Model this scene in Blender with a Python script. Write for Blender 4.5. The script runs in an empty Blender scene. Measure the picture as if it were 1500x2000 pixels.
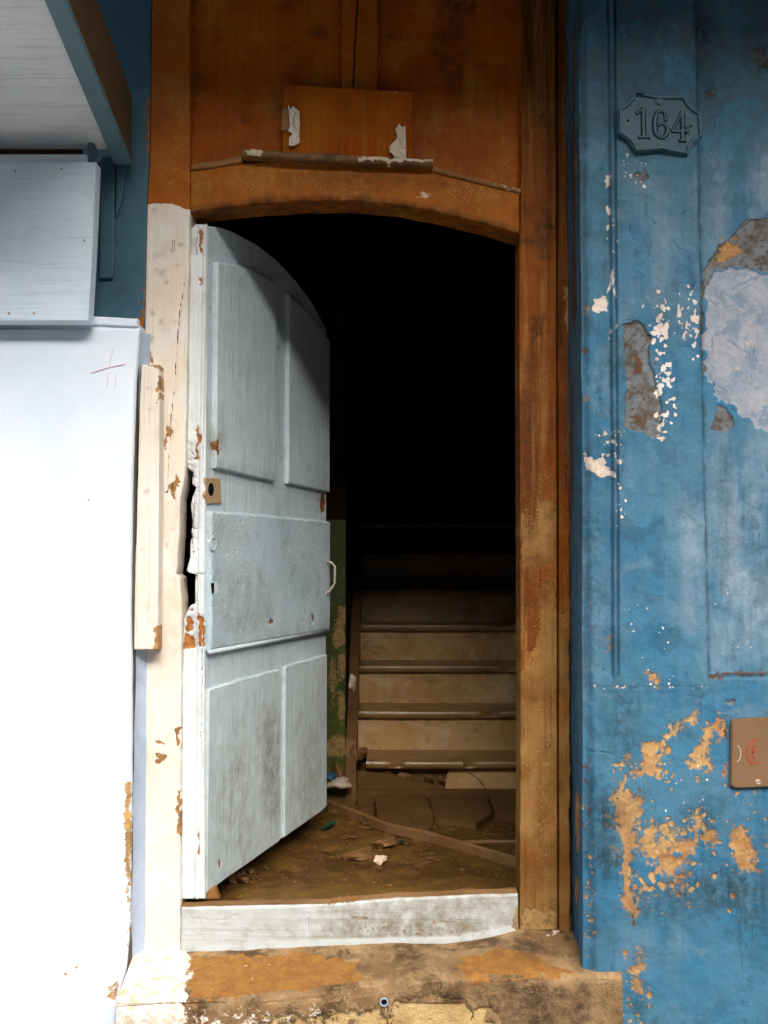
import bpy, bmesh, math, random
import numpy as np
from mathutils import Vector, Matrix, noise as mnoise
random.seed(7); np.random.seed(7)
S = bpy.context.scene
C = S.collection
# ------------------------------------------------------------------ camera, light, exposure
FPX = 1900.0; D = 2.945; EYE = 1.45; TH = math.atan(90/FPX)
cam = bpy.data.cameras.new('camera'); co = bpy.data.objects.new('camera', cam); C.objects.link(co)
co.location = (0, -D, EYE); co.rotation_euler = (math.pi/2 + TH, 0, 0)
cam.sensor_fit = 'VERTICAL'; cam.sensor_height = 36; cam.lens = 36*FPX/2000; cam.clip_end = 400; cam.clip_start = .02
S.camera = co
SUN_EL, SUN_AZ = math.radians(42), math.radians(166)       # azimuth clockwise from +Y (the street is on -Y)
W = bpy.data.worlds.new('World'); S.world = W; W.use_nodes = True
wn = W.node_tree.nodes; wl = W.node_tree.links
bg = wn['Background']; sky = wn.new('ShaderNodeTexSky'); sky.sky_type = 'NISHITA'; sky.sun_disc = False
sky.sun_elevation = SUN_EL; sky.sun_rotation = SUN_AZ; sky.air_density = 1.0; sky.dust_density = 4.0; sky.ozone_density = 1.0
bg.inputs[1].default_value = .06
wl.new(sky.outputs[0], bg.inputs[0])
sd = bpy.data.lights.new('sun', 'SUN'); sd.energy = 1.5; sd.angle = math.radians(52); sd.color = (1, .95, .86)
so = bpy.data.objects.new('sun', sd); C.objects.link(so)
sv = Vector((math.sin(SUN_AZ)*math.cos(SUN_EL), math.cos(SUN_AZ)*math.cos(SUN_EL), math.sin(SUN_EL)))
so.rotation_euler = sv.to_track_quat('Z', 'Y').to_euler(); so.location = sv*20
S.view_settings.view_transform = 'Standard'; S.view_settings.look = 'None'
S.view_settings.exposure = 2.5; S.view_settings.gamma = 1; S.view_settings.use_curve_mapping = False
S.render.engine = 'CYCLES'
S.cycles.max_bounces = 8; S.cycles.diffuse_bounces = 4

# ------------------------------------------------------------------ geometry helpers
CAM = np.array([0, -D, EYE]); FW = np.array([0, math.cos(TH), math.sin(TH)]); UP = np.array([0, -math.sin(TH), math.cos(TH)])
def ray(px, py): return np.array([1., 0, 0])*((px-750)/FPX) + FW - UP*((py-1000)/FPX)
def P(px, py, Y):
    d = ray(px, py); return CAM + d*((Y+D)/d[1])
def PZ(px, py, z):
    d = ray(px, py); return CAM + d*((z-EYE)/d[2])
class Fr:
    def __init__(s, o, U, V=(0, 0, 1)):
        s.o = np.array(o, float); s.U = np.array(U, float); s.U /= np.linalg.norm(s.U); s.V = np.array(V, float); s.V /= np.linalg.norm(s.V)
        s.N = np.cross(s.U, s.V)
    def px(s, x, y):
        d = ray(x, y); q = CAM + d*(np.dot(s.o-CAM, s.N)/np.dot(d, s.N)) - s.o
        return float(np.dot(q, s.U)), float(np.dot(q, s.V))
    def poly(s, pts): return np.array([s.px(*p) for p in pts])
    def w(s, u, v, d=0): return s.o + s.U*u + s.V*v + s.N*d
    def off(s, d): return Fr(s.o + s.N*d, s.U, s.V)
def wall(Y): return Fr((0, Y, 0), (1, 0, 0))

def _h(ix, iy, seed):
    n = (ix.astype(np.int64)*374761393 + iy.astype(np.int64)*668265263 + seed*974634781) & 0x7fffffff
    n = ((n ^ (n >> 13))*1274126177) & 0x7fffffff
    return ((n ^ (n >> 16)) & 0xffff)/65535.0
def vn(x, y, seed=0):
    xi = np.floor(x); yi = np.floor(y); fx = x-xi; fy = y-yi
    fx = fx*fx*(3-2*fx); fy = fy*fy*(3-2*fy)
    a = _h(xi, yi, seed); b = _h(xi+1, yi, seed); c = _h(xi, yi+1, seed); d = _h(xi+1, yi+1, seed)
    return (a*(1-fx)+b*fx)*(1-fy) + (c*(1-fx)+d*fx)*fy
def fbm(x, y, seed=0, o=4):
    s = 0; a = .5; t = 0
    for k in range(o):
        s = s + a*vn(x*2**k+17.3*k, y*2**k+9.1*k, seed+k); t += a; a *= .5
    return s/t
def sdpoly(U, V, pl):
    out = np.full(U.shape, 9.0); ins = np.zeros(U.shape, bool); n = len(pl)
    for i in range(n):
        ax, ay = pl[i]; bx, by = pl[(i+1) % n]
        ex, ey = bx-ax, by-ay; L = ex*ex+ey*ey+1e-12
        t = np.clip(((U-ax)*ex+(V-ay)*ey)/L, 0, 1)
        out = np.minimum(out, np.hypot(U-ax-t*ex, V-ay-t*ey))
        c = ((ay > V) != (by > V)) & (U < ex*(V-ay)/(ey if abs(ey) > 1e-12 else 1e-12)+ax)
        ins ^= c
    return np.where(ins, out, -out)
def mask(fr, U, V, polys, w=.012, warp=.006, seed=1, fs=60):
    """0..1, .5 on the outline, of polygons given on the frame's own plane"""
    wu = U + warp*2*(fbm(U*fs, V*fs, seed)-.5)*2; wv = V + warp*2*(fbm(U*fs, V*fs, seed+50)-.5)*2
    m = np.zeros(U.shape)
    for pl in polys:
        k = 1.0
        if isinstance(pl, tuple): k, pl = pl
        q = fr.poly(pl); mg = w+warp*3
        sel = (U > q[:, 0].min()-mg) & (U < q[:, 0].max()+mg) & (V > q[:, 1].min()-mg) & (V < q[:, 1].max()+mg)
        if not sel.any(): continue
        m[sel] = np.maximum(m[sel], k*(.5+.5*np.clip(sdpoly(wu[sel], wv[sel], q)/w, -1, 1)))
    return m
def lines(fr, U, V, pls, half=.002, w=.003, warp=.003, seed=3):
    wu = U + warp*4*(fbm(U*50, V*50, seed)-.5); wv = V + warp*4*(fbm(U*50, V*50, seed+50)-.5)
    dd = np.full(U.shape, 9.0)
    for pl in pls:
        q = fr.poly(pl)
        for i in range(len(q)-1):
            ax, ay = q[i]; ex, ey = q[i+1]-q[i]; L = ex*ex+ey*ey+1e-12
            t = np.clip(((wu-ax)*ex+(wv-ay)*ey)/L, 0, 1)
            dd = np.minimum(dd, np.hypot(wu-ax-t*ex, wv-ay-t*ey))
    return np.clip(.5+(half-dd)/(2*w), 0, 1)
def el(cx, cy, rx, ry, n=12, j=.25, rot=0):
    o = []
    for i in range(n):
        a = 2*math.pi*i/n; k = 1+random.uniform(-j, j)
        x, y = rx*k*math.cos(a), ry*k*math.sin(a)
        o.append((cx+x*math.cos(rot)-y*math.sin(rot), cy+x*math.sin(rot)+y*math.cos(rot)))
    return o
def sstep(x, a, b):
    t = np.clip((x-a)/(b-a), 0, 1); return t*t*(3-2*t)

# ------------------------------------------------------------------ objects
def tag(o, label=None, cat=None, group=None, kind=None):
    if label: o['label'] = label
    if cat: o['category'] = cat
    if group: o['group'] = group
    if kind: o['kind'] = kind
    return o
def thing(name, loc, label, cat, group=None):
    o = bpy.data.objects.new(name, None); C.objects.link(o); o.location = tuple(float(a) for a in loc); o.empty_display_size = .05
    return tag(o, label, cat, group)
def link(name, me, mat, parent=None):
    o = bpy.data.objects.new(name, me); C.objects.link(o)
    if mat: me.materials.append(mat)
    if parent:
        o.parent = parent
        if parent.type == 'EMPTY': o.matrix_parent_inverse = Matrix.Translation(-parent.location)
    return o
def grid_vals(a, b, step, r):
    n = max(2, int(round(abs(b-a)/step))+1)
    v = list(np.linspace(a, b, n)); sg = 1 if b > a else -1
    if r > 0 and abs(b-a) > 4*r:
        v += [a+sg*r*.25, a+sg*r*.6, a+sg*r, b-sg*r*.25, b-sg*r*.6, b-sg*r]
    v = np.array(sorted(v, reverse=(b < a)))
    keep = np.concatenate([[True], np.abs(np.diff(v)) > 1e-5])
    return v[keep]
def slab(name, fr, m0, m1, lo, hi, mat, parent=None, step=.006, thick=.03, disp=None, attrs=None, r=.003, trans=False):
    """a board with a finely divided, slightly uneven face: main axis m0..m1, cross range lo(m)..hi(m)"""
    ms = grid_vals(m0, m1, step, r)
    f = lambda q: np.array([q(x) for x in ms]) if callable(q) else np.full(len(ms), float(q))
    L, H = f(lo), f(hi); wd = float(np.mean(H-L))
    s = grid_vals(0, 1, step/max(wd, 1e-3), r/max(wd, 1e-3))
    A = np.repeat(ms[:, None], len(s), 1); B = L[:, None]+(H-L)[:, None]*s[None, :]
    e = np.minimum(np.minimum(A-ms.min(), ms.max()-A), np.minimum(B-L[:, None], H[:, None]-B))
    U, V = (A, B) if trans else (B, A)
    Dp = np.zeros(U.shape)
    if r > 0: Dp -= r*(1-np.sqrt(np.clip(1-(1-np.clip(e/r, 0, 1))**2, 0, 1)))
    at = {k: fn(U, V) for k, fn in (attrs or {}).items()}
    if disp is not None: Dp = Dp + disp(U, V, at)
    ni, nj = U.shape
    X = fr.o[None, None, :] + U[..., None]*fr.U + V[..., None]*fr.V + Dp[..., None]*fr.N
    Bk = fr.o[None, None, :] + U[..., None]*fr.U + V[..., None]*fr.V - thick*fr.N
    idx = np.arange(ni*nj).reshape(ni, nj)
    q = np.stack([idx[:-1, :-1], idx[:-1, 1:], idx[1:, 1:], idx[1:, :-1]], -1).reshape(-1, 4)
    if trans: q = q[:, ::-1]
    if m1 < m0: q = q[:, ::-1]
    loop = list(idx[0, :]) + list(idx[1:, -1]) + list(idx[-1, -2::-1]) + list(idx[-2:0:-1, 0])
    n0 = ni*nj; nl = len(loop)
    vf = X.reshape(-1, 3); vs1 = vf[loop]; vs2 = Bk.reshape(-1, 3)[loop]
    verts = np.concatenate([vf, vs1, vs2])
    k = np.arange(nl); k2 = (k+1) % nl
    sk = np.stack([n0+k2, n0+k, n0+nl+k, n0+nl+k2], -1)
    if trans ^ (m1 < m0): sk = sk[:, ::-1]
    faces = np.concatenate([q, sk])
    bl = list(range(n0+nl, n0+2*nl))
    if not (trans ^ (m1 < m0)): bl = bl[::-1]
    me = bpy.data.meshes.new(name)
    nq = len(faces)
    me.vertices.add(len(verts)); me.vertices.foreach_set('co', verts.ravel())
    me.loops.add(nq*4+nl); me.loops.foreach_set('vertex_index', np.concatenate([faces.ravel(), np.array(bl)]))
    me.polygons.add(nq+1)
    me.polygons.foreach_set('loop_start', np.concatenate([np.arange(nq)*4, [nq*4]]))
    me.polygons.foreach_set('loop_total', np.concatenate([np.full(nq, 4), [nl]]))
    sm = np.zeros(nq+1, bool); sm[:len(q)] = True
    me.polygons.foreach_set('use_smooth', sm)
    for kname, a in at.items():
        if kname.startswith('_'): continue
        a = a.reshape(-1); full = np.concatenate([a, a[loop], a[loop]])
        me.attributes.new(kname, 'FLOAT', 'POINT').data.foreach_set('value', full.astype(np.float32))
    me.update(); me.validate()
    return link(name, me, mat, parent)
def edge(fr, pts, by='v'):
    """function: position across, given position along, from a list of points"""
    q = fr.poly(pts); a, b = (q[:, 1], q[:, 0]) if by == 'v' else (q[:, 0], q[:, 1])
    o = np.argsort(a); a, b = a[o], b[o]
    return lambda t: float(np.interp(t, a, b))
def wob(fn, amp, fs, seed):
    return lambda t: fn(t) + amp*2*(float(fbm(np.array([t*fs]), np.array([seed*3.7]), seed)[0])-.5)
def bm_obj(name, bm, mat, parent=None, smooth=False):
    me = bpy.data.meshes.new(name); bmesh.ops.recalc_face_normals(bm, faces=bm.faces); bm.to_mesh(me); bm.free()
    if smooth:
        for p in me.polygons: p.use_smooth = True
    return link(name, me, mat, parent)
def prism(name, fr, poly, d0, d1, mat, parent=None, bev=.0015, bm=None):
    """outline (u,v) extruded from depth d0 (back) to d1 (front)"""
    own = bm is None; b = bmesh.new() if own else bm
    a = [b.verts.new(fr.w(u, v, d0)) for u, v in poly]; c = [b.verts.new(fr.w(u, v, d1)) for u, v in poly]
    n = len(poly); fs = [b.faces.new(a[::-1]), b.faces.new(c)]
    for i in range(n): fs.append(b.faces.new([a[i], a[(i+1) % n], c[(i+1) % n], c[i]]))
    if bev > 0:
        es = [e for e in fs[1].edges]
        bmesh.ops.bevel(b, geom=es, offset=bev, segments=2, affect='EDGES', clamp_overlap=True)
    if own: return bm_obj(name, b, mat, parent)
def box(name, x0, x1, y0, y1, z0, z1, mat, parent=None, bev=0, kind=None):
    b = bmesh.new(); bmesh.ops.create_cube(b, size=1)
    for v in b.verts: v.co = ((x0+x1)/2+v.co.x*(x1-x0), (y0+y1)/2+v.co.y*(y1-y0), (z0+z1)/2+v.co.z*(z1-z0))
    if bev: bmesh.ops.bevel(b, geom=list(b.edges), offset=bev, segments=2, affect='EDGES')
    o = bm_obj(name, b, mat, parent)
    if kind: o['kind'] = kind
    return o
def tube(b, pts, r, n=8):
    pts = [Vector(p) for p in pts]; rings = []
    for i, p in enumerate(pts):
        t = (pts[min(i+1, len(pts)-1)]-pts[max(i-1, 0)]).normalized()
        x = t.cross(Vector((.3, .2, 1))).normalized(); y = t.cross(x)
        rr = r[i] if isinstance(r, (list, tuple)) else r
        rings.append([b.verts.new(p+x*rr*math.cos(2*math.pi*k/n)+y*rr*math.sin(2*math.pi*k/n)) for k in range(n)])
    for a, c in zip(rings, rings[1:]):
        for k in range(n): b.faces.new([a[k], a[(k+1) % n], c[(k+1) % n], c[k]])
    b.faces.new(rings[0][::-1]); b.faces.new(rings[-1])
def stroke(b, fr, pts, w, h, d0=0, top=.6):
    """raised stroke along (u,v) points: trapezoid section"""
    pts = [np.array(p, float) for p in pts]; secs = []
    for i, p in enumerate(pts):
        t = pts[min(i+1, len(pts)-1)]-pts[max(i-1, 0)]; t /= np.linalg.norm(t); n = np.array([-t[1], t[0]])
        ww = w[i] if isinstance(w, (list, tuple)) else w
        secs.append([b.verts.new(fr.w(*(p+n*ww*k), d0+hh)) for k, hh in ((.5, 0), (.5*top, h), (-.5*top, h), (-.5, 0))])
    for a, c in zip(secs, secs[1:]):
        for k in range(3): b.faces.new([a[k], c[k], c[k+1], a[k+1]])
    b.faces.new(secs[0]); b.faces.new(secs[-1][::-1])
def rock(name, loc, r, mat, label=None, cat=None, sq=(1, 1, .6), seed=0, parent=None, group=None, sub=2):
    b = bmesh.new(); bmesh.ops.create_icosphere(b, subdivisions=sub, radius=1)
    for v in b.verts:
        k = 1+.7*(mnoise.noise(v.co*1.1+Vector((seed*3.1, seed, 0))))+.25*mnoise.noise(v.co*3+Vector((seed, 0, 5)))
        v.co = Vector((v.co.x*k*r*sq[0], v.co.y*k*r*sq[1], v.co.z*k*r*sq[2]))
    me = bpy.data.meshes.new(name); b.to_mesh(me); b.free()
    o = link(name, me, mat, parent); o.location = tuple(float(a) for a in loc)
    o.rotation_euler = (0, 0, seed*1.7)
    return tag(o, label, cat, group)

# ------------------------------------------------------------------ materials
class G:
    def __init__(s, name):
        s.m = bpy.data.materials.new(name); s.m.use_nodes = True; s.t = s.m.node_tree; s.b = s.t.nodes['Principled BSDF']
        s.P = s.t.nodes.new('ShaderNodeTexCoord').outputs['Object']
    def set(s, inp, v):
        if hasattr(v, 'default_value') or isinstance(v, bpy.types.NodeSocket): s.t.links.new(v, inp)
        elif isinstance(v, (tuple, list)) and len(v) == 3 and inp.type == 'RGBA': inp.default_value = (*v, 1)
        else: inp.default_value = v
    def node(s, ty, ins=None, **kw):
        n = s.t.nodes.new(ty)
        for k, v in kw.items(): setattr(n, k, v)
        for k, v in (ins or {}).items(): s.set(n.inputs[k], v)
        return n
    def sc(s, v): return s.node('ShaderNodeMapping', {'Vector': s.P, 'Scale': v}).outputs[0]
    def noise(s, scale, detail=4, rough=.55, vec=None, dist=0.0):
        return s.node('ShaderNodeTexNoise', {'Vector': vec if vec is not None else s.P, 'Scale': scale, 'Detail': detail, 'Roughness': rough, 'Distortion': dist}).outputs['Fac']
    def voro(s, scale, feature='DISTANCE_TO_EDGE', vec=None, out='Distance'):
        return s.node('ShaderNodeTexVoronoi', {'Vector': vec if vec is not None else s.P, 'Scale': scale}, feature=feature).outputs[out]
    def warp(s, scale, amt):
        n = s.node('ShaderNodeTexNoise', {'Vector': s.P, 'Scale': scale, 'Detail': 2}).outputs['Color']
        d = s.node('ShaderNodeVectorMath', {0: n, 1: (.5, .5, .5)}, operation='SUBTRACT').outputs[0]
        d = s.node('ShaderNodeVectorMath', {0: d, 'Scale': amt}, operation='SCALE').outputs[0]
        return s.node('ShaderNodeVectorMath', {0: s.P, 1: d}, operation='ADD').outputs[0]
    def attr(s, name): return s.node('ShaderNodeAttribute', attribute_name=name).outputs['Fac']
    def ma(s, op, a, b=0.0, c=False):
        return s.node('ShaderNodeMath', {0: a, 1: b}, operation=op, use_clamp=c).outputs[0]
    def ss(s, x, lo, hi):
        return s.node('ShaderNodeMapRange', {'Value': x, 'From Min': lo, 'From Max': hi}, interpolation_type='SMOOTHSTEP').outputs[0]
    def mix(s, f, a, b):
        n = s.node('ShaderNodeMix', data_type='RGBA'); s.set(n.inputs[0], f); s.set(n.inputs[6], a); s.set(n.inputs[7], b); return n.outputs[2]
    def th(s, name, nz, amp, soft=.03):
        x = s.ma('ADD', s.attr(name), s.ma('MULTIPLY', s.ma('SUBTRACT', s.node('ShaderNodeMapRange', {'Value': nz, 'From Min': .27, 'From Max': .73}).outputs[0], .5), amp))
        return s.ss(x, .5-soft, .5+soft)
    def bump(s, h, strength=.3, dist=.01, n=None):
        d = {'Height': h, 'Strength': strength, 'Distance': dist}
        if n is not None: d['Normal'] = n
        return s.node('ShaderNodeBump', d).outputs[0]
    def done(s, col, rough=.6, n=None, spec=.4):
        s.set(s.b.inputs['Base Color'], col); s.set(s.b.inputs['Roughness'], rough); s.set(s.b.inputs['Specular IOR Level'], spec)
        if n is not None: s.set(s.b.inputs['Normal'], n)
        return s.m

def paint(name, A, B, under=(.2, .09, .03), dirt_shade=(.08, .05, .025), alt=None, alt2=None, crackle=None, grain=0, gaxis='z', dirtamt=.5, rough=.55, spec=.35,
          bump=.25, speck=.0, scale=1.0, wear=0.0, blotch=None, streak=None, cmask=(.40, .62)):
    g = G(name)
    n1 = g.noise(3.1*scale, 6, .6); fine = g.noise(140, 3, .6); mid = g.noise(28, 5, .65)
    col = g.mix(g.ss(n1, .36, .66), A, B)
    if blotch is not None:
        col = g.mix(g.ma('MULTIPLY', g.ss(g.noise(7.5*scale, 6, .7, dist=.6), .5, .66), .75), col, blotch)
    h = g.ma('MULTIPLY', mid, .5)
    if streak:
        for k, (sc3, sa) in enumerate((((13, 13, 1.1), 1), ((34, 34, 1.8), .8))):
            sn = g.noise(1.0, 7, .7, vec=g.sc(sc3)); col = g.mix(g.ma('MULTIPLY', g.ss(sn, .50, .62), streak[1]*sa), col, streak[0] if k == 0 else tuple(x*1.9 for x in streak[2]))
    if alt is not None:
        al = g.mix(g.ss(g.noise(5, 5, .6), .35, .7), alt, alt2 or alt)
        af = g.th('alt', fine, .25); col = g.mix(af, col, al)
    if grain:
        v = g.sc({'z': (60, 60, 2.2), 'x': (2.2, 60, 60), 'y': (60, 2.2, 60)}[gaxis])
        gn = g.noise(1.6, 6, .65, vec=v); col = g.mix(g.ma('MULTIPLY', g.ss(gn, .48, .72), grain), col, dirt_shade)
        h = g.ma('ADD', h, g.ma('MULTIPLY', gn, .6))
    if crackle:
        cs, ca, cc = crackle
        v = g.voro(cs, vec=g.warp(90, .006)); cr = g.ss(v, .10, .02)
        msk = g.ss(g.noise(5.5, 6, .7), *cmask)
        if alt is not None: msk = g.ma('MULTIPLY', msk, g.ma('SUBTRACT', 1.0, g.ma('MULTIPLY', af, .8 if name != 'worn_brown_jamb' else .1)))
        f = g.ma('MULTIPLY', g.ma('MULTIPLY', cr, msk), ca); col = g.mix(f, col, cc)
        h = g.ma('SUBTRACT', h, g.ma('MULTIPLY', cr, g.ma('MULTIPLY', msk, .8)))
    if wear:
        wf = g.ma('MULTIPLY', g.ss(g.noise(60, 6, .75), .56, .66), g.ss(g.noise(4, 4, .6), .42, .62))
        col = g.mix(g.ma('MULTIPLY', wf, wear), col, under)
    d1 = g.ma('MULTIPLY', g.ss(g.noise(9, 7, .72), .5, .78), dirtamt)
    col = g.mix(d1, col, dirt_shade)
    dd = g.ma('MULTIPLY', g.attr('dirt_shade'), g.ss(g.noise(24, 6, .7), .2, .75)); col = g.mix(dd, col, dirt_shade)
    if speck: col = g.mix(g.ma('MULTIPLY', g.ss(g.noise(230, 2, .5), .66, .72), speck), col, under)
    pk = g.th('peel', g.noise(75, 6, .72), .5)
    uc = g.mix(g.ss(g.noise(50, 4, .6), .35, .7), under, tuple(x*.45 for x in under))
    col = g.mix(pk, col, uc); h = g.ma('SUBTRACT', h, g.ma('MULTIPLY', pk, 1.2))
    wf = g.th('flake', g.noise(70, 6, .72), .6); col = g.mix(wf, col, (.60, .48, .32)); h = g.ma('SUBTRACT', h, wf)
    ck = g.ss(g.attr('crack'), .4, .7); col = g.mix(ck, col, (.012, .008, .005))
    h = g.ma('ADD', h, g.ma('MULTIPLY', fine, .25))
    rg = g.ma('ADD', g.ma('MULTIPLY', mid, .3), rough-.12)
    return g.done(col, rg, g.bump(h, bump, .006), spec)

ORANGE = dict(under=(.34, .2, .075), dirt_shade=(.028, .011, .004))
m_orange = paint('orange_varnish', (.40, .118, .007), (.30, .072, .003), crackle=(150, .5, (.62, .36, .10)), cmask=(.46, .62), grain=.15, dirtamt=.6, streak=((.24, .07, .004), .25, (.22, .10, .015)), rough=.55, spec=.15, bump=.35, wear=.3, blotch=(.30, .12, .010), **ORANGE)
m_panel = paint('brown_panel_varnish', (.42, .092, .003), (.30, .054, .002), crackle=(155, .5, (.66, .36, .08)), cmask=(.48, .64), grain=.12, dirtamt=.55, streak=((.26, .050, .002), .3, (.20, .085, .009)), rough=.55, spec=.15, bump=.3, wear=.15, blotch=(.34, .135, .010), **ORANGE)
m_jambl = paint('jamb_varnish_and_cream', (.40, .110, .005), (.31, .070, .003), spec=.15, crackle=(150, .45, (.70, .40, .10)), cmask=(.46, .64), dirtamt=.4, rough=.5, bump=.4, grain=.15,
                alt=(.78, .69, .58), alt2=(.82, .80, .76), under=(.40, .22, .09), dirt_shade=(.17, .10, .05))
m_batten = paint('cream_batten_paint', (.76, .69, .60), (.80, .77, .72), grain=.3, dirtamt=.28, under=(.48, .26, .10), dirt_shade=(.30, .18, .09), bump=.2)
m_jambr = paint('worn_brown_jamb', (.24, .062, .003), (.15, .034, .002), crackle=(150, .35, (.46, .28, .10)), cmask=(.46, .64), grain=.55, dirtamt=.8, streak=((.075, .020, .002), .75, (.17, .078, .018)), rough=.6, spec=.15, bump=.5, wear=.4,
                alt=(.33, .175, .055), alt2=(.17, .062, .010), under=(.42, .26, .10), dirt_shade=(.030, .014, .005))
m_door = paint('pale_blue_door_paint', (.58, .69, .75), (.50, .61, .67), under=(.30, .12, .035), dirt_shade=(.24, .25, .20), grain=.34, dirtamt=.45, rough=.55, bump=.8, speck=.3, streak=((.50, .60, .66), .4, (.34, .37, .37)), wear=.12)
m_doorc = paint('crackled_blue_door_paint', (.50, .64, .72), (.41, .55, .62), under=(.30, .12, .035), dirt_shade=(.20, .18, .12), crackle=(70, .75, (.80, .86, .86)), cmask=(.42, .60), dirtamt=.55, rough=.5, bump=.7, speck=.2)
m_dooredge = paint('white_door_edge_paint', (.74, .78, .82), (.66, .72, .76), under=(.42, .16, .035), dirt_shade=(.16, .12, .08), grain=.25, dirtamt=.3, rough=.55, bump=.4, speck=.2)
m_sill = paint('white_threshold_paint', (.60, .66, .68), (.50, .55, .55), under=(.36, .27, .17), dirt_shade=(.20, .16, .10), grain=.35, gaxis='x', dirtamt=.75, bump=.45, speck=.25, wear=.35)
m_white = paint('white_masonry_paint', (.72, .81, .92), (.66, .76, .89), under=(.55, .33, .12), dirt_shade=(.42, .45, .52), dirtamt=.12, rough=.6, bump=.2, alt=(.30, .40, .50), alt2=(.22, .32, .42))
m_board = paint('pale_blue_board_paint', (.66, .79, .90), (.58, .72, .85), under=(.2, .25, .3), dirt_shade=(.30, .37, .44), grain=.35, gaxis='x', dirtamt=.25, rough=.5, bump=.35)
m_soffit = paint('grey_soffit_paint', (.84, .90, .92), (.76, .83, .86), under=(.2, .22, .22), dirt_shade=(.36, .40, .42), grain=.4, gaxis='x', dirtamt=.3, rough=.6, bump=.6)
m_teal = paint('teal_wall_paint', (.050, .135, .19), (.035, .10, .15), under=(.25, .12, .05), dirt_shade=(.015, .03, .04), dirtamt=.5, rough=.5, bump=.3)
m_tealb = paint('teal_beam_paint', (.13, .24, .29), (.10, .19, .24), under=(.45, .45, .42), dirt_shade=(.05, .09, .11), dirtamt=.4, wear=.3)
m_beam = paint('dark_brown_beam_paint', (.11, .07, .035), (.08, .05, .025), under=(.2, .1, .05), dirt_shade=(.03, .02, .015), dirtamt=.4)
m_tread = paint('worn_dark_tread', (.30, .175, .060), (.20, .11, .034), under=(.5, .36, .2), dirt_shade=(.06, .028, .008), dirtamt=.6, rough=.33, spec=.5, bump=.15, wear=.35)
m_stairshade = paint('painted_stair_shade', (.05, .020, .007), (.03, .012, .004), dirt_shade=(.012, .006, .003), dirtamt=.5, rough=.6, spec=.1)  # near-black colour stands in for the shade on the upper steps
m_marble = paint('stained_marble', (.62, .41, .19), (.48, .28, .10), under=(.5, .42, .3), dirt_shade=(.07, .033, .010), dirtamt=.75, rough=.38, spec=.4, bump=.12, blotch=(.66, .50, .30))
m_stone = paint('dirty_stone', (.16, .080, .020), (.10, .046, .011), under=(.35, .26, .15), dirt_shade=(.04, .02, .008), dirtamt=.7, rough=.75, bump=.5, wear=.4)
m_floor = paint('earth_floor', (.125, .064, .012), (.058, .027, .005), under=(.26, .16, .06), dirt_shade=(.035, .017, .006), dirtamt=.7, rough=.5, bump=1.0, wear=.5, speck=.5, blotch=(.16, .085, .02))
m_green = paint('peeling_green_paint', (.055, .075, .008), (.034, .050, .006), under=(.32, .22, .08), dirt_shade=(.03, .02, .008), dirtamt=.5, wear=.75, bump=.5)
m_soot = paint('dark_stairwell_plaster', (.025, .013, .007), (.016, .008, .004), dirtamt=.5, dirt_shade=(.012, .008, .005), rough=.9, spec=.1)
m_lath = paint('old_lath_wood', (.25, .14, .055), (.16, .08, .03), under=(.3, .2, .1), dirt_shade=(.03, .016, .007), grain=.5, gaxis='x', wear=.3)
m_rust = paint('rusty_lock_metal', (.42, .30, .16), (.30, .17, .07), under=(.55, .5, .42), dirt_shade=(.14, .06, .02), dirtamt=.7, wear=.6, bump=.6)
m_placard = paint('varnished_placard', (.36, .092, .002), (.29, .055, .0015), under=(.45, .25, .09), dirt_shade=(.07, .045, .012), dirtamt=.45, rough=.6, spec=.08, bump=.15, alt=(.24, .14, .015), streak=((.20, .04, .002), .4, (.2, .09, .01)))
m_paper = paint('torn_paper', (.74, .66, .52), (.62, .52, .38), under=(.16, .12, .09), dirt_shade=(.12, .09, .06), dirtamt=.35, wear=.45, bump=.3)
m_trim = paint('cream_flaked_trim', (.30, .14, .04), (.20, .08, .018), under=(.6, .45, .26), dirt_shade=(.04, .02, .008), dirtamt=.5, wear=.6, bump=.5)
m_cover = paint('tan_metal_plate', (.20, .118, .062), (.155, .085, .042), under=(.10, .16, .24), dirt_shade=(.14, .09, .06), dirtamt=.4, rough=.45, bump=.15, wear=.3)
m_steel = paint('worn_steel', (.50, .44, .38), (.40, .33, .26), under=(.2, .1, .05), dirt_shade=(.12, .07, .04), dirtamt=.4, rough=.35, spec=.6)
m_plate = paint('painted_iron_plate', (.032, .100, .150), (.025, .082, .125), under=(.13, .05, .02), dirt_shade=(.06, .032, .018), dirtamt=.55, rough=.5, bump=.3)
m_platerust = paint('rusty_plate_outline', (.030, .028, .030), (.055, .030, .020), dirt_shade=(.10, .035, .012), dirtamt=.6, rough=.7, spec=.1)
m_black = paint('black_hole', (.006, .005, .004), (.004, .003, .003), dirtamt=0, rough=.9, spec=.1)
m_red = paint('red_chalk', (.80, .58, .62), (.74, .64, .70), under=(.76, .80, .88), dirt_shade=(.76, .80, .88), dirtamt=.7, wear=.9)
m_redpaint = paint('red_stamp_paint', (.30, .055, .03), (.24, .08, .05), under=(.32, .24, .16), dirt_shade=(.30, .2, .13), dirtamt=.5, wear=.8)
m_bagw = paint('dirty_white_cloth', (.50, .43, .36), (.40, .33, .26), dirt_shade=(.2, .13, .08), dirtamt=.4)
m_bagb = paint('blue_plastic', (.02, .11, .22), (.015, .08, .17), dirtamt=.2, rough=.35)
m_chunk = paint('pale_rubble', (.66, .52, .42), (.54, .40, .30), dirt_shade=(.25, .16, .09), dirtamt=.4, bump=.6)
m_rubble = paint('brown_rubble', (.18, .09, .03), (.11, .052, .016), dirtamt=.5, bump=.6)
m_glass = paint('green_shard', (.03, .14, .06), (.02, .09, .04), dirtamt=.3, rough=.25)
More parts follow.
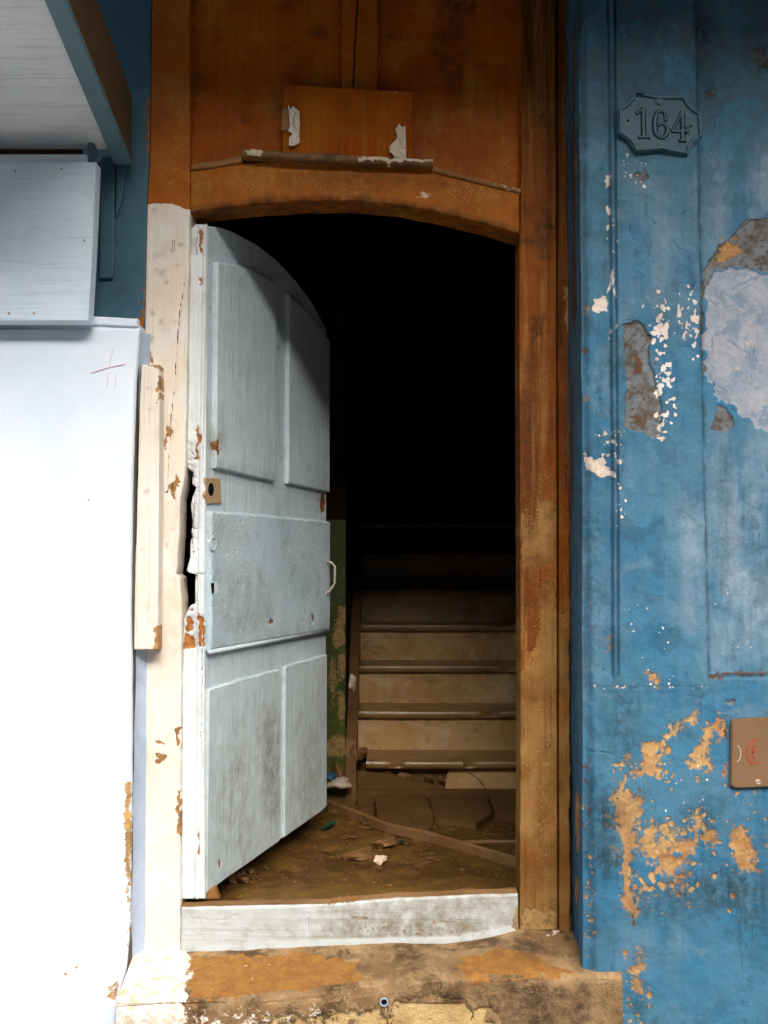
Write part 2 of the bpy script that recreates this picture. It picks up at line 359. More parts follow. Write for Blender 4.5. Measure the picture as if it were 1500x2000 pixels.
m_street = paint('worn_pavement', (.27, .25, .22), (.22, .20, .18), dirt_shade=(.1, .09, .08), dirtamt=.4, rough=.85)
m_facade = paint('opposite_facade_plaster', (.095, .08, .06), (.08, .065, .05), dirtamt=.3, rough=.85)
m_pipe = paint('blue_grey_pipe', (.34, .42, .56), (.28, .36, .48), dirtamt=.2, rough=.4)

def blue_plaster():
    g = G('peeling_blue_plaster')
    fine = g.noise(150, 3, .6); mid = g.noise(30, 6, .68); low = g.noise(2.4, 6, .6); med = g.noise(8, 7, .7)
    streak = g.noise(1.0, 6, .65, vec=g.sc((14, 14, 1.5))); st2 = g.noise(1.0, 6, .7, vec=g.sc((45, 45, 3.5)))
    col = g.mix(g.ss(low, .40, .60), (.025, .148, .282), (.050, .180, .292))
    # older coats showing through in sharp edged areas
    lay = g.noise(4.2, 9, .62, dist=.4); l1 = g.ss(lay, .535, .55); l2 = g.ss(g.noise(6.1, 9, .64, dist=.7, vec=g.sc((1.1, 1, .8))), .575, .585)
    col = g.mix(g.ma('MULTIPLY', l1, .45), col, (.075, .20, .31)); col = g.mix(g.ma('MULTIPLY', l2, .40), col, (.022, .110, .22))
    col = g.mix(g.ma('MULTIPLY', g.ss(streak, .5, .72), .35), col, (.10, .22, .34))
    col = g.mix(g.ma('MULTIPLY', g.ss(st2, .56, .74), .45), col, (.018, .075, .13))
    pf = g.ma('MULTIPLY', g.attr('pale'), g.ss(g.ma('ADD', g.ma('MULTIPLY', streak, .5), g.ma('MULTIPLY', g.noise(6, 7, .65), .5)), .40, .62))
    col = g.mix(pf, col, (.27, .35, .43))
    cl = g.ma('MULTIPLY', g.ss(g.noise(5.2, 8, .68, dist=.8), .54, .66), .5); col = g.mix(cl, col, (.15, .25, .33))
    cd = g.ma('MULTIPLY', g.ss(g.noise(9, 6, .66, dist=.5), .52, .66), .5); col = g.mix(cd, col, (.024, .085, .14))
    gf = g.ma('MULTIPLY', g.attr('grime'), g.ss(g.ma('ADD', g.ma('MULTIPLY', mid, .45), g.ma('MULTIPLY', med, .55)), .36, .62))
    col = g.mix(gf, col, (.062, .105, .125))
    # grime specks and scratches
    sk = g.ma('MULTIPLY', g.ss(g.noise(75, 6, .75), .57, .66), g.ss(g.noise(3.5, 4), .42, .62)); col = g.mix(g.ma('MULTIPLY', sk, .7), col, (.022, .045, .06))
    ds = g.ma('MULTIPLY', g.ss(g.noise(1, 3, .6, vec=g.sc((260, 260, 16))), .66, .72), g.ss(g.noise(5, 3), .48, .62)); col = g.mix(g.ma('MULTIPLY', ds, .7), col, (.02, .035, .045))
    sw = g.ma('MULTIPLY', g.ss(g.noise(95, 5, .75), .62, .68), g.ss(g.noise(5.5, 4, .6, vec=g.sc((1.3, 1, .8))), .50, .64)); col = g.mix(g.ma('MULTIPLY', sw, .6), col, (.48, .50, .50))
    lv = g.th('lavender', mid, .22, .05); lc = g.mix(g.ss(med, .35, .65), (.23, .28, .36), (.36, .37, .42)); lc = g.mix(g.ma('MULTIPLY', g.ss(g.noise(13, 8, .7, dist=.5), .5, .58), .8), lc, (.15, .23, .33)); lc = g.mix(g.ma('MULTIPLY', g.ss(mid, .58, .7), .7), lc, (.50, .45, .44))
    col = g.mix(lv, col, lc)
    mo = g.th('mortar', mid, .2, .03); mc = g.mix(g.ss(mid, .38, .62), (.15, .165, .18), (.085, .065, .05)); mc = g.mix(g.ma('MULTIPLY', g.ss(g.noise(17, 5, .7), .5, .58), .7), mc, (.17, .20, .23)); mc = g.mix(g.ma('MULTIPLY', g.ss(g.noise(60, 4, .7), .58, .66), .8), mc, (.045, .03, .022))
    col = g.mix(mo, col, mc)
    on = g.noise(60, 7, .74); oc = g.th('ochre', on, .95, .14); ocl = g.mix(g.ss(g.noise(14, 6, .7), .38, .62), (.47, .29, .12), (.34, .165, .060)); ocl = g.mix(g.ma('MULTIPLY', g.ss(g.noise(90, 5, .7), .52, .64), .5), ocl, (.60, .45, .25)); ocl = g.mix(g.ma('MULTIPLY', g.ss(mid, .56, .66), .6), ocl, (.24, .15, .075))
    halo = g.ma('MULTIPLY', g.th('ochre', on, 1.1, .2), .35); col = g.mix(halo, col, (.28, .25, .22)); col = g.mix(oc, col, ocl)
    wt = g.th('white', g.noise(62, 7, .72), .62, .05); col = g.mix(wt, col, g.mix(g.ss(med, .4, .6), (.76, .70, .66), (.66, .55, .46)))
    rs = g.th('rust', g.noise(60, 6, .74), .55, .08); col = g.mix(rs, col, (.10, .048, .024))
    so_ = g.ma('MULTIPLY', g.attr('soil'), g.ss(g.ma('ADD', g.ma('MULTIPLY', g.noise(45, 6, .75), .6), g.ma('MULTIPLY', st2, .4)), .42, .56)); col = g.mix(so_, col, (.014, .035, .042))
    col = g.mix(g.ma('MULTIPLY', g.attr('seam_shade'), g.ss(g.noise(18, 5, .7), .30, .55)), col, (.014, .034, .045))
    ck = g.ss(g.attr('crack'), .35, .7); col = g.mix(ck, col, (.018, .014, .012))
    h = g.ma('ADD', g.ma('MULTIPLY', mid, .6), g.ma('MULTIPLY', fine, .25))
    h = g.ma('ADD', h, g.ma('MULTIPLY', med, 1.3))
    for m, k in ((oc, .6), (wt, .6), (mo, 1.0), (ck, 1.2), (l1, .12), (l2, .12)): h = g.ma('SUBTRACT', h, g.ma('MULTIPLY', m, k))
    return g.done(col, g.ma('ADD', g.ma('MULTIPLY', mid, .3), .5), g.bump(h, .6, .006), .2)
m_blue = blue_plaster()
def step_mat():
    g = G('worn_brown_step')
    fine = g.noise(170, 3, .6); mid = g.noise(32, 6, .7); med = g.noise(9, 7, .7); low = g.noise(3.3, 5, .6)
    col = g.mix(g.ss(low, .36, .64), (.20, .115, .05), (.32, .205, .10)); col = g.mix(g.ma('MULTIPLY', g.ss(med, .46, .62), .85), col, (.060, .032, .013)); col = g.mix(g.ma('MULTIPLY', g.ss(g.noise(14, 8, .72, dist=.7), .53, .60), .55), col, (.40, .27, .14))
    col = g.mix(g.ma('MULTIPLY', g.ss(mid, .52, .68), .5), col, (.38, .26, .14))
    oc = g.th('ochre', g.noise(26, 8, .75), .62, .10); col = g.mix(oc, col, g.mix(g.ss(g.noise(30, 6, .7), .35, .65), (.33, .155, .035), (.23, .10, .024)))
    ye = g.th('yellow', mid, .6, .06); col = g.mix(ye, col, g.mix(g.ss(med, .35, .65), (.60, .44, .21), (.45, .30, .13)))
    lm = g.th('lime', g.noise(45, 6, .7), .6, .06); col = g.mix(lm, col, g.mix(g.ss(mid, .40, .66), (.84, .82, .78), (.60, .46, .30)))
    dk = g.ma('MULTIPLY', g.attr('grime'), g.ss(med, .3, .6)); col = g.mix(dk, col, (.055, .032, .017))
    sp = g.ma('MULTIPLY', g.ss(g.noise(120, 3, .6), .64, .7), g.ss(med, .45, .6)); col = g.mix(g.ma('MULTIPLY', sp, .7), col, (.52, .42, .28))
    ck = g.ss(g.attr('crack'), .4, .75); col = g.mix(ck, col, (.035, .02, .01))
    h = g.ma('ADD', g.ma('ADD', g.ma('MULTIPLY', mid, .9), g.ma('MULTIPLY', fine, .3)), g.ma('MULTIPLY', med, 1.2)); h = g.ma('SUBTRACT', h, g.ma('MULTIPLY', ck, 1.5))
    h = g.ma('SUBTRACT', h, g.ma('MULTIPLY', ye, .6))
    return g.done(col, .75, g.bump(h, 1.0, .009), .25)
m_step = step_mat()

ROUGH = lambda a, fs, sd: (lambda U, V, at: a*2*(fbm(U*fs, V*fs, sd, 5)-.5))
def plain(a=.0015, fs=6, sd=5): return ROUGH(a, fs, sd)

# ------------------------------------------------------------------ setting: street, house shell, hall
FZ = .375       # hall floor level
street = box('pavement', -30, 30, -1.9, .4, -.3, 0, m_street, kind='structure')
road = box('road', -30, 30, -7.0, -1.9, -.4, -.13, m_street, kind='structure')
box('pavement', -30, 30, -8.4, -7.0, -.4, 0, m_street, kind='structure')
ob = thing('opposite_house', (0, -8.6, 0), 'plastered house across the street behind the viewer', 'house')
box('wall', -14, 14, -11, -8.4, 0, 7.1, m_facade, ob)
bal = thing('shade_balcony', (0, 0, 4.02), 'balcony slab, unseen, added above the doorway to shade it', 'shade_balcony')  # out of view, added to shade the top of the facade
box('slab', -2.0, 6.0, -2.2, .12, 4.02, 4.20, m_facade, bal)
# masonry behind the facade, closing the house
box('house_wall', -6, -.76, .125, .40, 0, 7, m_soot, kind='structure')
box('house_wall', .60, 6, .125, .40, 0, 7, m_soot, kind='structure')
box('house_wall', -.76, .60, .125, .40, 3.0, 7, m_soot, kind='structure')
box('house_wall', -6, -.90, .02, .12, 2.83, 7, m_facade, kind='structure')
box('house_wall', .56, 6, -.17, .12, 3.59, 7, m_facade, kind='structure')
box('house_wall', -.90, .56, .05, .12, 3.42, 7, m_facade, kind='structure')
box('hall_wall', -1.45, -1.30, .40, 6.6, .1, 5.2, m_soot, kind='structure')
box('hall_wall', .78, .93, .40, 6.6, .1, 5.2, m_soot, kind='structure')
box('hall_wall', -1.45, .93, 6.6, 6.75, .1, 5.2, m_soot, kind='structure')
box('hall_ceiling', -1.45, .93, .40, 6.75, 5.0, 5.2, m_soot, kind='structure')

# hall floor, uneven earth
fl = Fr((0, 0, FZ), (1, 0, 0), (0, 1, 0))
def fdisp(U, V, at): return .034*(fbm(U*4, V*4, 11, 5)-.5)+.014*(fbm(U*22, V*22, 12, 4)-.5)
floor = slab('floor', fl, .035, 1.62, -1.3, .78, m_floor, None, .009, .15, fdisp, None, 0); floor['kind'] = 'structure'
# broken floor slabs in front of the stair, parts of the floor
def on_floor(pts, z=FZ): return [tuple(PZ(x, y, z)[:2]) for x, y in pts]
for i, (pl, dz) in enumerate(((((640, 1563), (697, 1562), (694, 1592), (640, 1590)), .008), (((700, 1563), (728, 1564), (730, 1600), (700, 1594)), .012),
        (((733, 1565), (832, 1567), (846, 1606), (800, 1612), (736, 1602)), .016), (((836, 1567), (948, 1564), (962, 1600), (930, 1622), (850, 1612)), .012),
        (((952, 1564), (1035, 1566), (1040, 1604), (966, 1602)), .018), (((735, 1606), (800, 1616), (850, 1616), (838, 1630), (770, 1626)), .005))):
    prism('stone_slab', fl, on_floor(pl), -.01, dz+.016, m_stone, floor, .004)

# ------------------------------------------------------------------ staircase
st = thing('staircase', (.3, 1.4, FZ), 'worn stone staircase rising into the dark behind the open door', 'staircase')
YN = [1.42+.24*k for k in range(14)]
zn = [P(850, y, YN[k])[2] for k, y in enumerate((1487, 1389, 1300, 1220, 1150))]
while len(zn) < 14: zn.append(zn[-1]+.19)
SX0, SX1 = -.125, .78
for k in range(14):
    z, y = zn[k], YN[k]; x0 = SX0-.012 if k else P(715, 1490, y)[0]
    prof = [(0, -.012), (.004, -.003), (.012, 0), (.30, 0), (.30, -.034), (.012, -.034), (.004, -.031), (0, -.022)]
    b = bmesh.new(); nx = 40; rows = []
    for i in range(nx+1):
        x = x0+(SX1-x0)*i/nx; row = []
        chip = max(0, (mnoise.noise(Vector((x*9, k*3.1, 0)))-.28))*.05
        if k == 1: chip += .012*math.exp(-((x-P(960, 1390, y)[0])/.035)**2)
        for j, (py, pz) in enumerate(prof):
            c = chip if j in (0, 1, 2, 7) else 0
            row.append(b.verts.new((x, y+py+c+.004*mnoise.noise(Vector((x*3, k, 1))), z+pz-(chip*.5 if j in (1, 2) else 0)+.003*mnoise.noise(Vector((x*2, k, 7))))))
        rows.append(row)
    for a, c in zip(rows, rows[1:]):
        for j in range(len(prof)): b.faces.new([a[j], a[(j+1) % 8], c[(j+1) % 8], c[j]])
    b.faces.new(rows[0]); b.faces.new(rows[-1][::-1])
    bm_obj('tread', b, m_tread if k < 7 else m_stairshade, st)
    if k:
        fr = wall(y+.03); zb = zn[k-1]-.003
        slab('riser', Fr((0, y-.24+.265, 0), (1, 0, 0)), zb, z-.033, SX0, SX1, m_marble if k < 5 else m_tread if k == 5 else m_stairshade, st, .02, .02, plain(.002, 5, 30+k), {'dirt_shade': lambda U, V, z0=zb, z1=z: .8*np.clip((V-z0)/(z1-z0)-.55, 0, 1)+.6*np.clip((U-.15)*1.2, 0, 1)}, 0)  # right end and upper steps darkened with painted shade, besides grime at the top
# bottom riser: broken, a fallen slab and a whole piece
fr0 = wall(YN[0]+.035); zb0 = FZ+.055
q = fr0.poly([(878, 1503), (1080, 1501), (1080, 1548), (872, 1548), (868, 1530)]); prism('riser', fr0, q, -.02, .0, m_marble, st, .004)
fr1 = wall(YN[0]+.02); q = fr1.poly([(690, 1505), (760, 1512), (868, 1537), (870, 1549), (684, 1549)]); o = prism('riser', fr1, q, -.02, .0, m_stone, st, .003); o['label'] = 'slanting broken riser slab'
b = bmesh.new(); pr = wall(YN[0]+.034); stroke(b, pr, pr.poly([(915, 1508), (935, 1522), (948, 1540)]), .003, .0008); bm_obj('crack', b, m_black, st)
fr2 = wall(YN[0]+.05); q = fr2.poly([(692, 1490), (1000, 1490), (1000, 1549), (688, 1549)]); prism('riser_core', fr2, q, -.005, .0, m_rubble, st, .003)
for i, (x, y, r) in enumerate(((790, 1515, .03), (835, 1520, .028), (760, 1508, .022), (862, 1524, .02))):
    rock('rubble_fill', P(x, y, YN[0]+.045), r, m_rubble, sq=(1.4, .6, .7), seed=50+i, parent=st)
zt = FZ+.05
box('kerb_stone', P(630, 1550, 1.40)[0], .02, 1.40, 1.50, FZ-.02, zt, m_stone, st, .006)
box('kerb_stone', .023, SX1, 1.405, 1.50, FZ-.02, zt-.004, m_stone, st, .006)
box('core', SX0, SX1, YN[0]+.06, 6.6, FZ-.2, FZ+.05, m_soot, st)
# left stair wall, its end painted green, with a broken plaster skirt
gw = thing('stair_wall', (-.5, 1.36, FZ), 'green peeling wall end at the left of the stairs', 'wall')
gx = P(675, 1250, 1.36)[0]
gf = wall(1.36)
zgr = P(655, 1015, 1.36)[2]
box('upper_wall', -1.3, gx, 1.362, 1.382, zgr, 4.9, m_soot, gw)
slab('wall_face', gf, FZ-.02, zgr, -1.3, gx, m_green, gw, .02, .02, plain(.003, 5, 9),
     {'peel': lambda U, V: mask(gf, U, V, [el(668, 1200, 10, 25), el(662, 1240, 12, 30), el(668, 1380, 8, 40), (.8, el(650, 1330, 10, 60)), el(655, 1460, 25, 22), el(670, 1300, 6, 30)], .03),
      'dirt_shade': lambda U, V: sstep(-V, -.62, -.42)*.9}, .004)
box('wall_core', -1.3, gx-.002, 1.382, 6.6, FZ, 4.99, m_soot, gw)
sk = Fr((gx+.002, 1.38, 0), (0, 1, 0)); 
b = bmesh.new(); pl = [(1.365, FZ), (1.365, zn[0]+.03), (1.42, zn[0]+.10)]+[(YN[k]+.1, zn[k]+.16) for k in range(14)]+[(5, FZ)]
a = [b.verts.new((gx+.001, y, z)) for y, z in pl]; c = [b.verts.new((SX0+.002, y, z-.012)) for y, z in pl]
b.faces.new(a); b.faces.new(c[::-1])
for i in range(len(pl)): b.faces.new([a[i], c[i], c[(i+1) % len(pl)], a[(i+1) % len(pl)]])
bm_obj('skirting', b, m_rubble, gw)
for i, (x, y, r) in enumerate(((655, 1500, .05), (672, 1520, .045), (690, 1475, .035), (708, 1470, .03), (650, 1545, .03))):
    rock('plaster_lump', P(x, y, 1.385), r, m_rubble, sq=(1, .5, 1), seed=i+3, parent=gw)
# ------------------------------------------------------------------ door frame
fr = wall(0.0)
df = thing('door_frame', (0, 0, .3), 'tall old door frame with arched lintel, brown varnish above and cream paint on one jamb', 'door frame')
vz = lambda px, py, f=fr: f.px(px, py)[1]
# left jamb
JL = wob(edge(fr, [(300, -300), (297, 0), (292, 300), (287, 400), (283, 620), (279, 1000), (276, 1280), (273, 1860)]), .001, 9, 2)
JR = wob(edge(fr, [(369, -300), (370, 0), (371, 400), (368, 560), (364, 760), (362, 900), (360, 930), (352, 975), (350, 1050), (346, 1105), (344, 1122), (352, 1128), (355, 1190), (354, 1300), (352, 1500), (352, 1860)]), .0022, 40, 3)
cream_line = lambda U: np.interp(U, *zip(*sorted(fr.px(*p) for p in ((280, 402), (300, 397), (335, 398), (350, 403), (362, 408), (375, 410)))))
def jl_alt(U, V): return .5+.5*np.clip((cream_line(U)+.004*(fbm(U*80, V*80, 4)-.5)-V)/.006, -1, 1)
CRK = [[(361, 545), (352, 600), (345, 680), (340, 760), (332, 830), (330, 900), (327, 962)], [(327, 962), (318, 960)], [(338, 930), (336, 965)]]
KNOT = [el(x, y, r, r) for x, y, r in ((300, 412, 4), (316, 534, 9), (323, 553, 5), (295, 609, 4), (314, 626, 4), (295, 663, 7), (344, 517, 3), (352, 475, 4), (340, 1035, 4), (328, 1067, 5))]
RUST = [[(328, 830), (336, 842), (330, 850), (322, 878), (317, 876), (325, 852)], [(330, 945), (345, 930), (348, 948), (342, 975), (334, 965)], [(286, 688), (296, 685), (303, 708), (288, 708)], [(300, 1446), (323, 1450), (322, 1456), (300, 1452)],
        [(303, 1468), (312, 1470), (326, 1478), (318, 1484), (310, 1496), (303, 1494), (308, 1480)], [(346, 1545), (353, 1548), (353, 1640), (345, 1625)], [(343, 1420), (352, 1422), (351, 1460), (345, 1448)]]
slab('jamb', fr, vz(330, 1868), vz(330, -300), JL, JR, m_jambl, df, .004, .10,
     lambda U, V, at: .0012*(fbm(U*30, V*4, 5)-.5)-.004*at['crack']-.003*at['peel'],
     {'alt': jl_alt, 'crack': lambda U, V: lines(fr, U, V, CRK, .0016, .0020, .001), 'peel': lambda U, V: mask(fr, U, V, RUST, .006),
      'dirt_shade': lambda U, V: np.maximum(.9*mask(fr, U, V, KNOT, .006), .25*mask(fr, U, V, [[(330, 960), (350, 960), (352, 1280), (318, 1280)]], .03))}, .005)
b = bmesh.new()
stroke(b, fr, fr.poly([(337, 470), (341, 470), (341, 488), (336, 494), (333, 490), (336, 486), (337, 471)]), .0022, .002); bm_obj('staple', b, m_rust, df)
# right jamb: face and outer band
RL = wob(edge(fr, [(1016, -300), (1016, 0), (1017, 380), (1015, 460), (1014, 700), (1016, 1000), (1017, 1400), (1015, 1815)]), .0018, 30, 5)
RR = edge(fr, [(1084, -300), (1086, 0), (1088, 1000), (1089, 1818)])
zR = lambda V, a, b: sstep(V, vz(1050, a), vz(1050, b))
def jr_alt(U, V):
    n = fbm(U*14, V*6, 21, 5)
    base = np.interp(V, [vz(1050, y) for y in (1820, 1640, 1300, 1050, 900, 760, 600)], [.80, .66, .62, .50, .40, .28, .12])
    return np.clip(base+(n-.5)*.9, 0, 1)
JRS = [[(1030, 655), (1045, 620), (1068, 615), (1060, 640), (1040, 668), (1035, 680)]]
slab('jamb', fr, vz(1050, 1817), vz(1050, -300), RL, RR, m_jambr, df, .004, .10,
     lambda U, V, at: .002*(fbm(U*25, V*5, 25, 5)-.5)-.0035*np.exp(-((U-fr.px(1021, 1100)[0])/.002)**2),
     {'alt': jr_alt, 'dirt_shade': lambda U, V: np.maximum.reduce([mask(fr, U, V, JRS, .006), .8*mask(fr, U, V, [[(1020, 690), (1048, 690), (1040, 1250), (1018, 1200)]], .03), .9*mask(fr, U, V, [el(1065, 460, 22, 40), el(1040, 470, 20, 12), el(1076, 434, 4, 4)], .012)]),
      'peel': lambda U, V: mask(fr, U, V, [(.9, [(1016, 1770), (1086, 1780), (1087, 1818), (1016, 1815)]), (.40, [(1018, 1300), (1087, 1300), (1087, 1700), (1018, 1700)]), (.34, [(1018, 850), (1087, 850), (1087, 1300), (1018, 1300)])], .02),
      'flake': lambda U, V: mask(fr, U, V, [(.45, el(1070, 1480, 6, 60)), (.36, el(1055, 1250, 25, 160))], .05)}, .004)
fo = wall(.012)
OL = edge(fo, [(1086, -300), (1088, 0), (1091, 1000), (1092, 1830)]); OR = wob(edge(fo, [(1110, -300), (1112, 0), (1114, 560), (1118, 640), (1114, 700), (1114, 1830)]), .006, 22, 8)
slab('outer_moulding', fo, vz(1100, 1830, fo), vz(1100, -300, fo), OL, OR, m_jambr, df, .004, .08,
     lambda U, V, at: .004*(fbm(U*30, V*9, 28, 4)-.5), {'alt': lambda U, V: np.clip(jr_alt(U, V)-.06, 0, 1), 'peel': lambda U, V: mask(fo, U, V, [(.8, [(1100, 560), (1118, 560), (1118, 650), (1106, 650)])], .01)}, .007)
# lintel: arched rail
fl_ = wall(.006)
LB = edge(fl_, [(371, 416), (400, 411), (430, 406), (500, 398), (600, 392), (690, 392), (780, 400), (860, 415), (940, 435), (1016, 457)], 'u')
LT = edge(fl_, [(371, 333), (420, 324), (470, 318), (560, 312), (690, 313), (800, 320), (845, 328), (930, 350), (1016, 376)], 'u')
u0, u1 = fl_.px(371.5, 360)[0], fl_.px(1015, 400)[0]
LB2 = wob(LB, .0022, 25, 12)
slab('lintel', fl_, u0, u1, LB2, LT, m_orange, df, .004, .11, lambda U, V, at: .002*(fbm(U*6, V*25, 31)-.5),
     {'flake': lambda U, V: mask(fl_, U, V, [(.5, el(640, 345, 18, 6)), (.6, el(830, 382, 20, 8)), (.3, el(690, 360, 120, 10))], .012),
      'dirt_shade': lambda U, V: np.maximum(.9*sstep(-(V-np.interp(U, np.linspace(u0, u1, 60), [LB(t) for t in np.linspace(u0, u1, 60)])), -.03, -.004), .6*mask(fl_, U, V, [el(690, 350, 170, 20)], .03))}, .006, True)
# transom: recessed panels, mullion
fp = wall(.030)
zt2 = vz(500, -300, fp)
for (xl, xr, yb) in ((364, 672, 345), (734, 1022, 388)):
    ul, ur = fp.px(xl, 200)[0], fp.px(xr, 200)[0]
    slab('transom_panel', fp, vz(500, yb, fp), zt2, ul, ur, m_panel, df, .006, .03, lambda U, V, at: .004*(fbm(U*7, V*4, 33, 5)-.5)-.002*at['dirt_shade'],
         {'crack': lambda U, V: .60*lines(fp, U, V, [[(377, -300), (377, 330)], [(661, -300), (661, 330)], [(745, -300), (745, 390)], [(1009, -300), (1009, 390)]], .003, .003, .001),
          'dirt_shade': lambda U, V: .9*mask(fp, U, V, [el(550, 15, 6, 6), el(625, 60, 18, 14), el(425, 78, 8, 6), el(560, 90, 5, 5), el(945, 128, 16, 4), el(765, 70, 6, 8), el(905, 15, 30, 16), (.7, el(880, 90, 40, 100))], .012),
          }, 0)
for px_, w_ in ((373, 5), (1014, 5), (665, 4), (741, 4)):        # thin beads framing the panels
    u = fp.px(px_, 150)[0]
    slab('panel_bead', fp, vz(px_, 340 if px_ != 1014 else 378, fp), zt2, u-w_*.0008, u+w_*.0008, m_panel, df, .02, .004, lambda U, V, at: .008+0*U, None, .003)
fm = wall(.010)
slab('mullion', fm, vz(700, 330, fm), zt2, fm.px(668, 100)[0], fm.px(738, 100)[0], m_panel, df, .004, .02,
     lambda U, V, at: -.006*at['crack']+.001*(fbm(U*30, V*5, 35)-.5), {'crack': lambda U, V: lines(fm, U, V, [[(702, -300), (699, 0), (694, 80), (690, 168)]], .0026, .002, .0008), 'dirt_shade': lambda U, V: .6*mask(fm, U, V, [el(695, 165, 22, 8)], .01)}, .004)
# flaked trim along the arched rail, and the ledge under the placard
def strip(name, f, top, bot, d, mat, parent, step=.005, attrs=None, seed=1, r=.004, amp=.002):
    ts = f.poly(top); bs = f.poly(bot)
    a0, a1 = max(ts[0, 0], bs[0, 0]), min(ts[-1, 0], bs[-1, 0])
    T = wob(lambda x: float(np.interp(x, ts[:, 0], ts[:, 1])), amp, 45, seed); B = wob(lambda x: float(np.interp(x, bs[:, 0], bs[:, 1])), amp, 45, seed+9)
    return slab(name, f, a0, a1, B, T, mat, parent, step, .03, lambda U, V, at: d+.006*(fbm(U*35, V*35, seed)-.5), attrs, r, True)
strip('arch_trim', fl_, [(373, 322), (420, 316), (474, 305)], [(373, 333), (420, 328), (474, 318)], .010, m_trim, df, seed=4, attrs={'flake': lambda U, V: .34+0*U})
strip('arch_trim', fl_, [(843, 326), (930, 349), (1016, 370)], [(843, 335), (930, 358), (1016, 378)], .010, m_trim, df, seed=6, attrs={'flake': lambda U, V: .2+.25*sstep(U, fl_.px(920, 350)[0], fl_.px(1000, 360)[0])})
strip('ledge', fl_, [(470, 296), (560, 304), (700, 311), (845, 319)], [(474, 312), (560, 319), (700, 326), (845, 331)], .034, m_trim, df, seed=8, r=.006, attrs={'dirt_shade': lambda U, V: .9+0*U, 'flake': lambda U, V: mask(fl_, U, V, [el(500, 305, 18, 5), (.9, [(697, 312), (770, 316), (842, 320), (842, 327), (760, 324), (700, 322)])], .006)})
# threshold
ft = wall(-.004)
TB = edge(ft, [(352, 1862), (480, 1852), (609, 1848), (772, 1842), (868, 1841), (940, 1832), (1013, 1816)], 'u'); TT = edge(ft, [(352, 1773), (480, 1770), (642, 1767), (772, 1755), (900, 1750), (1012, 1746)], 'u')
ua, ub = ft.px(353, 1800)[0], ft.px(1012.5, 1780)[0]
TTw = wob(TT, .002, 25, 41)
slab('threshold', ft, ua, ub, lambda t: TB(t)-.012, TTw, m_sill, df, .004, .006, lambda U, V, at: .004*(fbm(U*10, V*12, 42, 5)-.5)-.0035*at['crack']-.0012*at['dirt_shade'],
     {'crack': lambda U, V: lines(ft, U, V, [[(370, 1792), (420, 1800), (445, 1793), (465, 1785)], [(602, 1775), (603, 1845)]], .0006, .002),
      'dirt_shade': lambda U, V: np.clip(.2+.55*sstep(U, ft.px(560, 1800)[0], ft.px(720, 1800)[0])+.5*mask(ft, U, V, [el(700, 1825, 90, 14), el(560, 1820, 30, 10), el(850, 1800, 90, 18)], .03), 0, 1)
              *(1-.9*sstep(-(V-np.interp(U, np.linspace(ua, ub, 40), [TB(t) for t in np.linspace(ua, ub, 40)])), -.022, -.012)),
      'peel': lambda U, V: mask(ft, U, V, [(.62, el(870, 1800, 30, 9)), (.5, el(700, 1790, 40, 12)), (.95, [(1005, 1775), (1014, 1770), (1014, 1818), (1000, 1818)]), (.45, el(800, 1820, 150, 15))], .012)}, .008, True)
# worn top of the threshold, slightly below the front lip
b = bmesh.new(); rows = []
xs = np.linspace(ua, ub, 120)
for x in xs:
    z = TTw(x); k = .004*mnoise.noise(Vector((x*14, 1, 2)))
    rows.append([b.verts.new((x, .0, z-.004)), b.verts.new((x, .012, z-.001+k)), b.verts.new((x, .034, z+.003+k*.6)), b.verts.new((x, .055, z-.001-k)), b.verts.new((x, .062, z-.12))])
for a, c in zip(rows, rows[1:]):
    for j in range(4): b.faces.new([a[j], c[j], c[j+1], a[j+1]])
bm_obj('threshold_top', b, m_lath, df)
for i in range(5):
    x = fr.px(640+i*13+random.uniform(-3, 3), 1760)[0]; z = TTw(x)
    b = bmesh.new(); tube(b, [(x, -.002, z+.001), (x+random.uniform(.01, .03), .03+random.uniform(-.01, .02), z+.006)], .0022, 5); bm_obj('splinter', b, m_trim, df)
# batten nailed beside the left jamb
fb = wall(-.060)
o = slab('batten', fb, vz(285, 1269, fb), vz(295, 712, fb), wob(edge(fb, [(276, 712), (272, 800), (267, 1000), (262, 1150), (259, 1269)]), .0012, 20, 51), wob(edge(fb, [(311, 712), (312, 760), (310, 1000), (308, 1269)]), .0012, 20, 52),
         m_batten, df, .005, .058, lambda U, V, at: .0012*(fbm(U*30, V*4, 53)-.5), {'peel': lambda U, V: mask(fb, U, V, [[(301, 1225), (309, 1225), (309, 1268), (300, 1268)], el(310, 760, 3, 30), [(286, 712), (313, 708), (313, 722), (296, 716)]], .005),
         'dirt_shade': lambda U, V: mask(fb, U, V, [el(292, 759, 3, 3), el(293, 800, 3, 3), el(287, 960, 4, 3), el(278, 1075, 3, 3), el(302, 1262, 4, 4)], .006)}, .004)
o['label'] = 'cream batten nailed over the edge of the cream jamb'

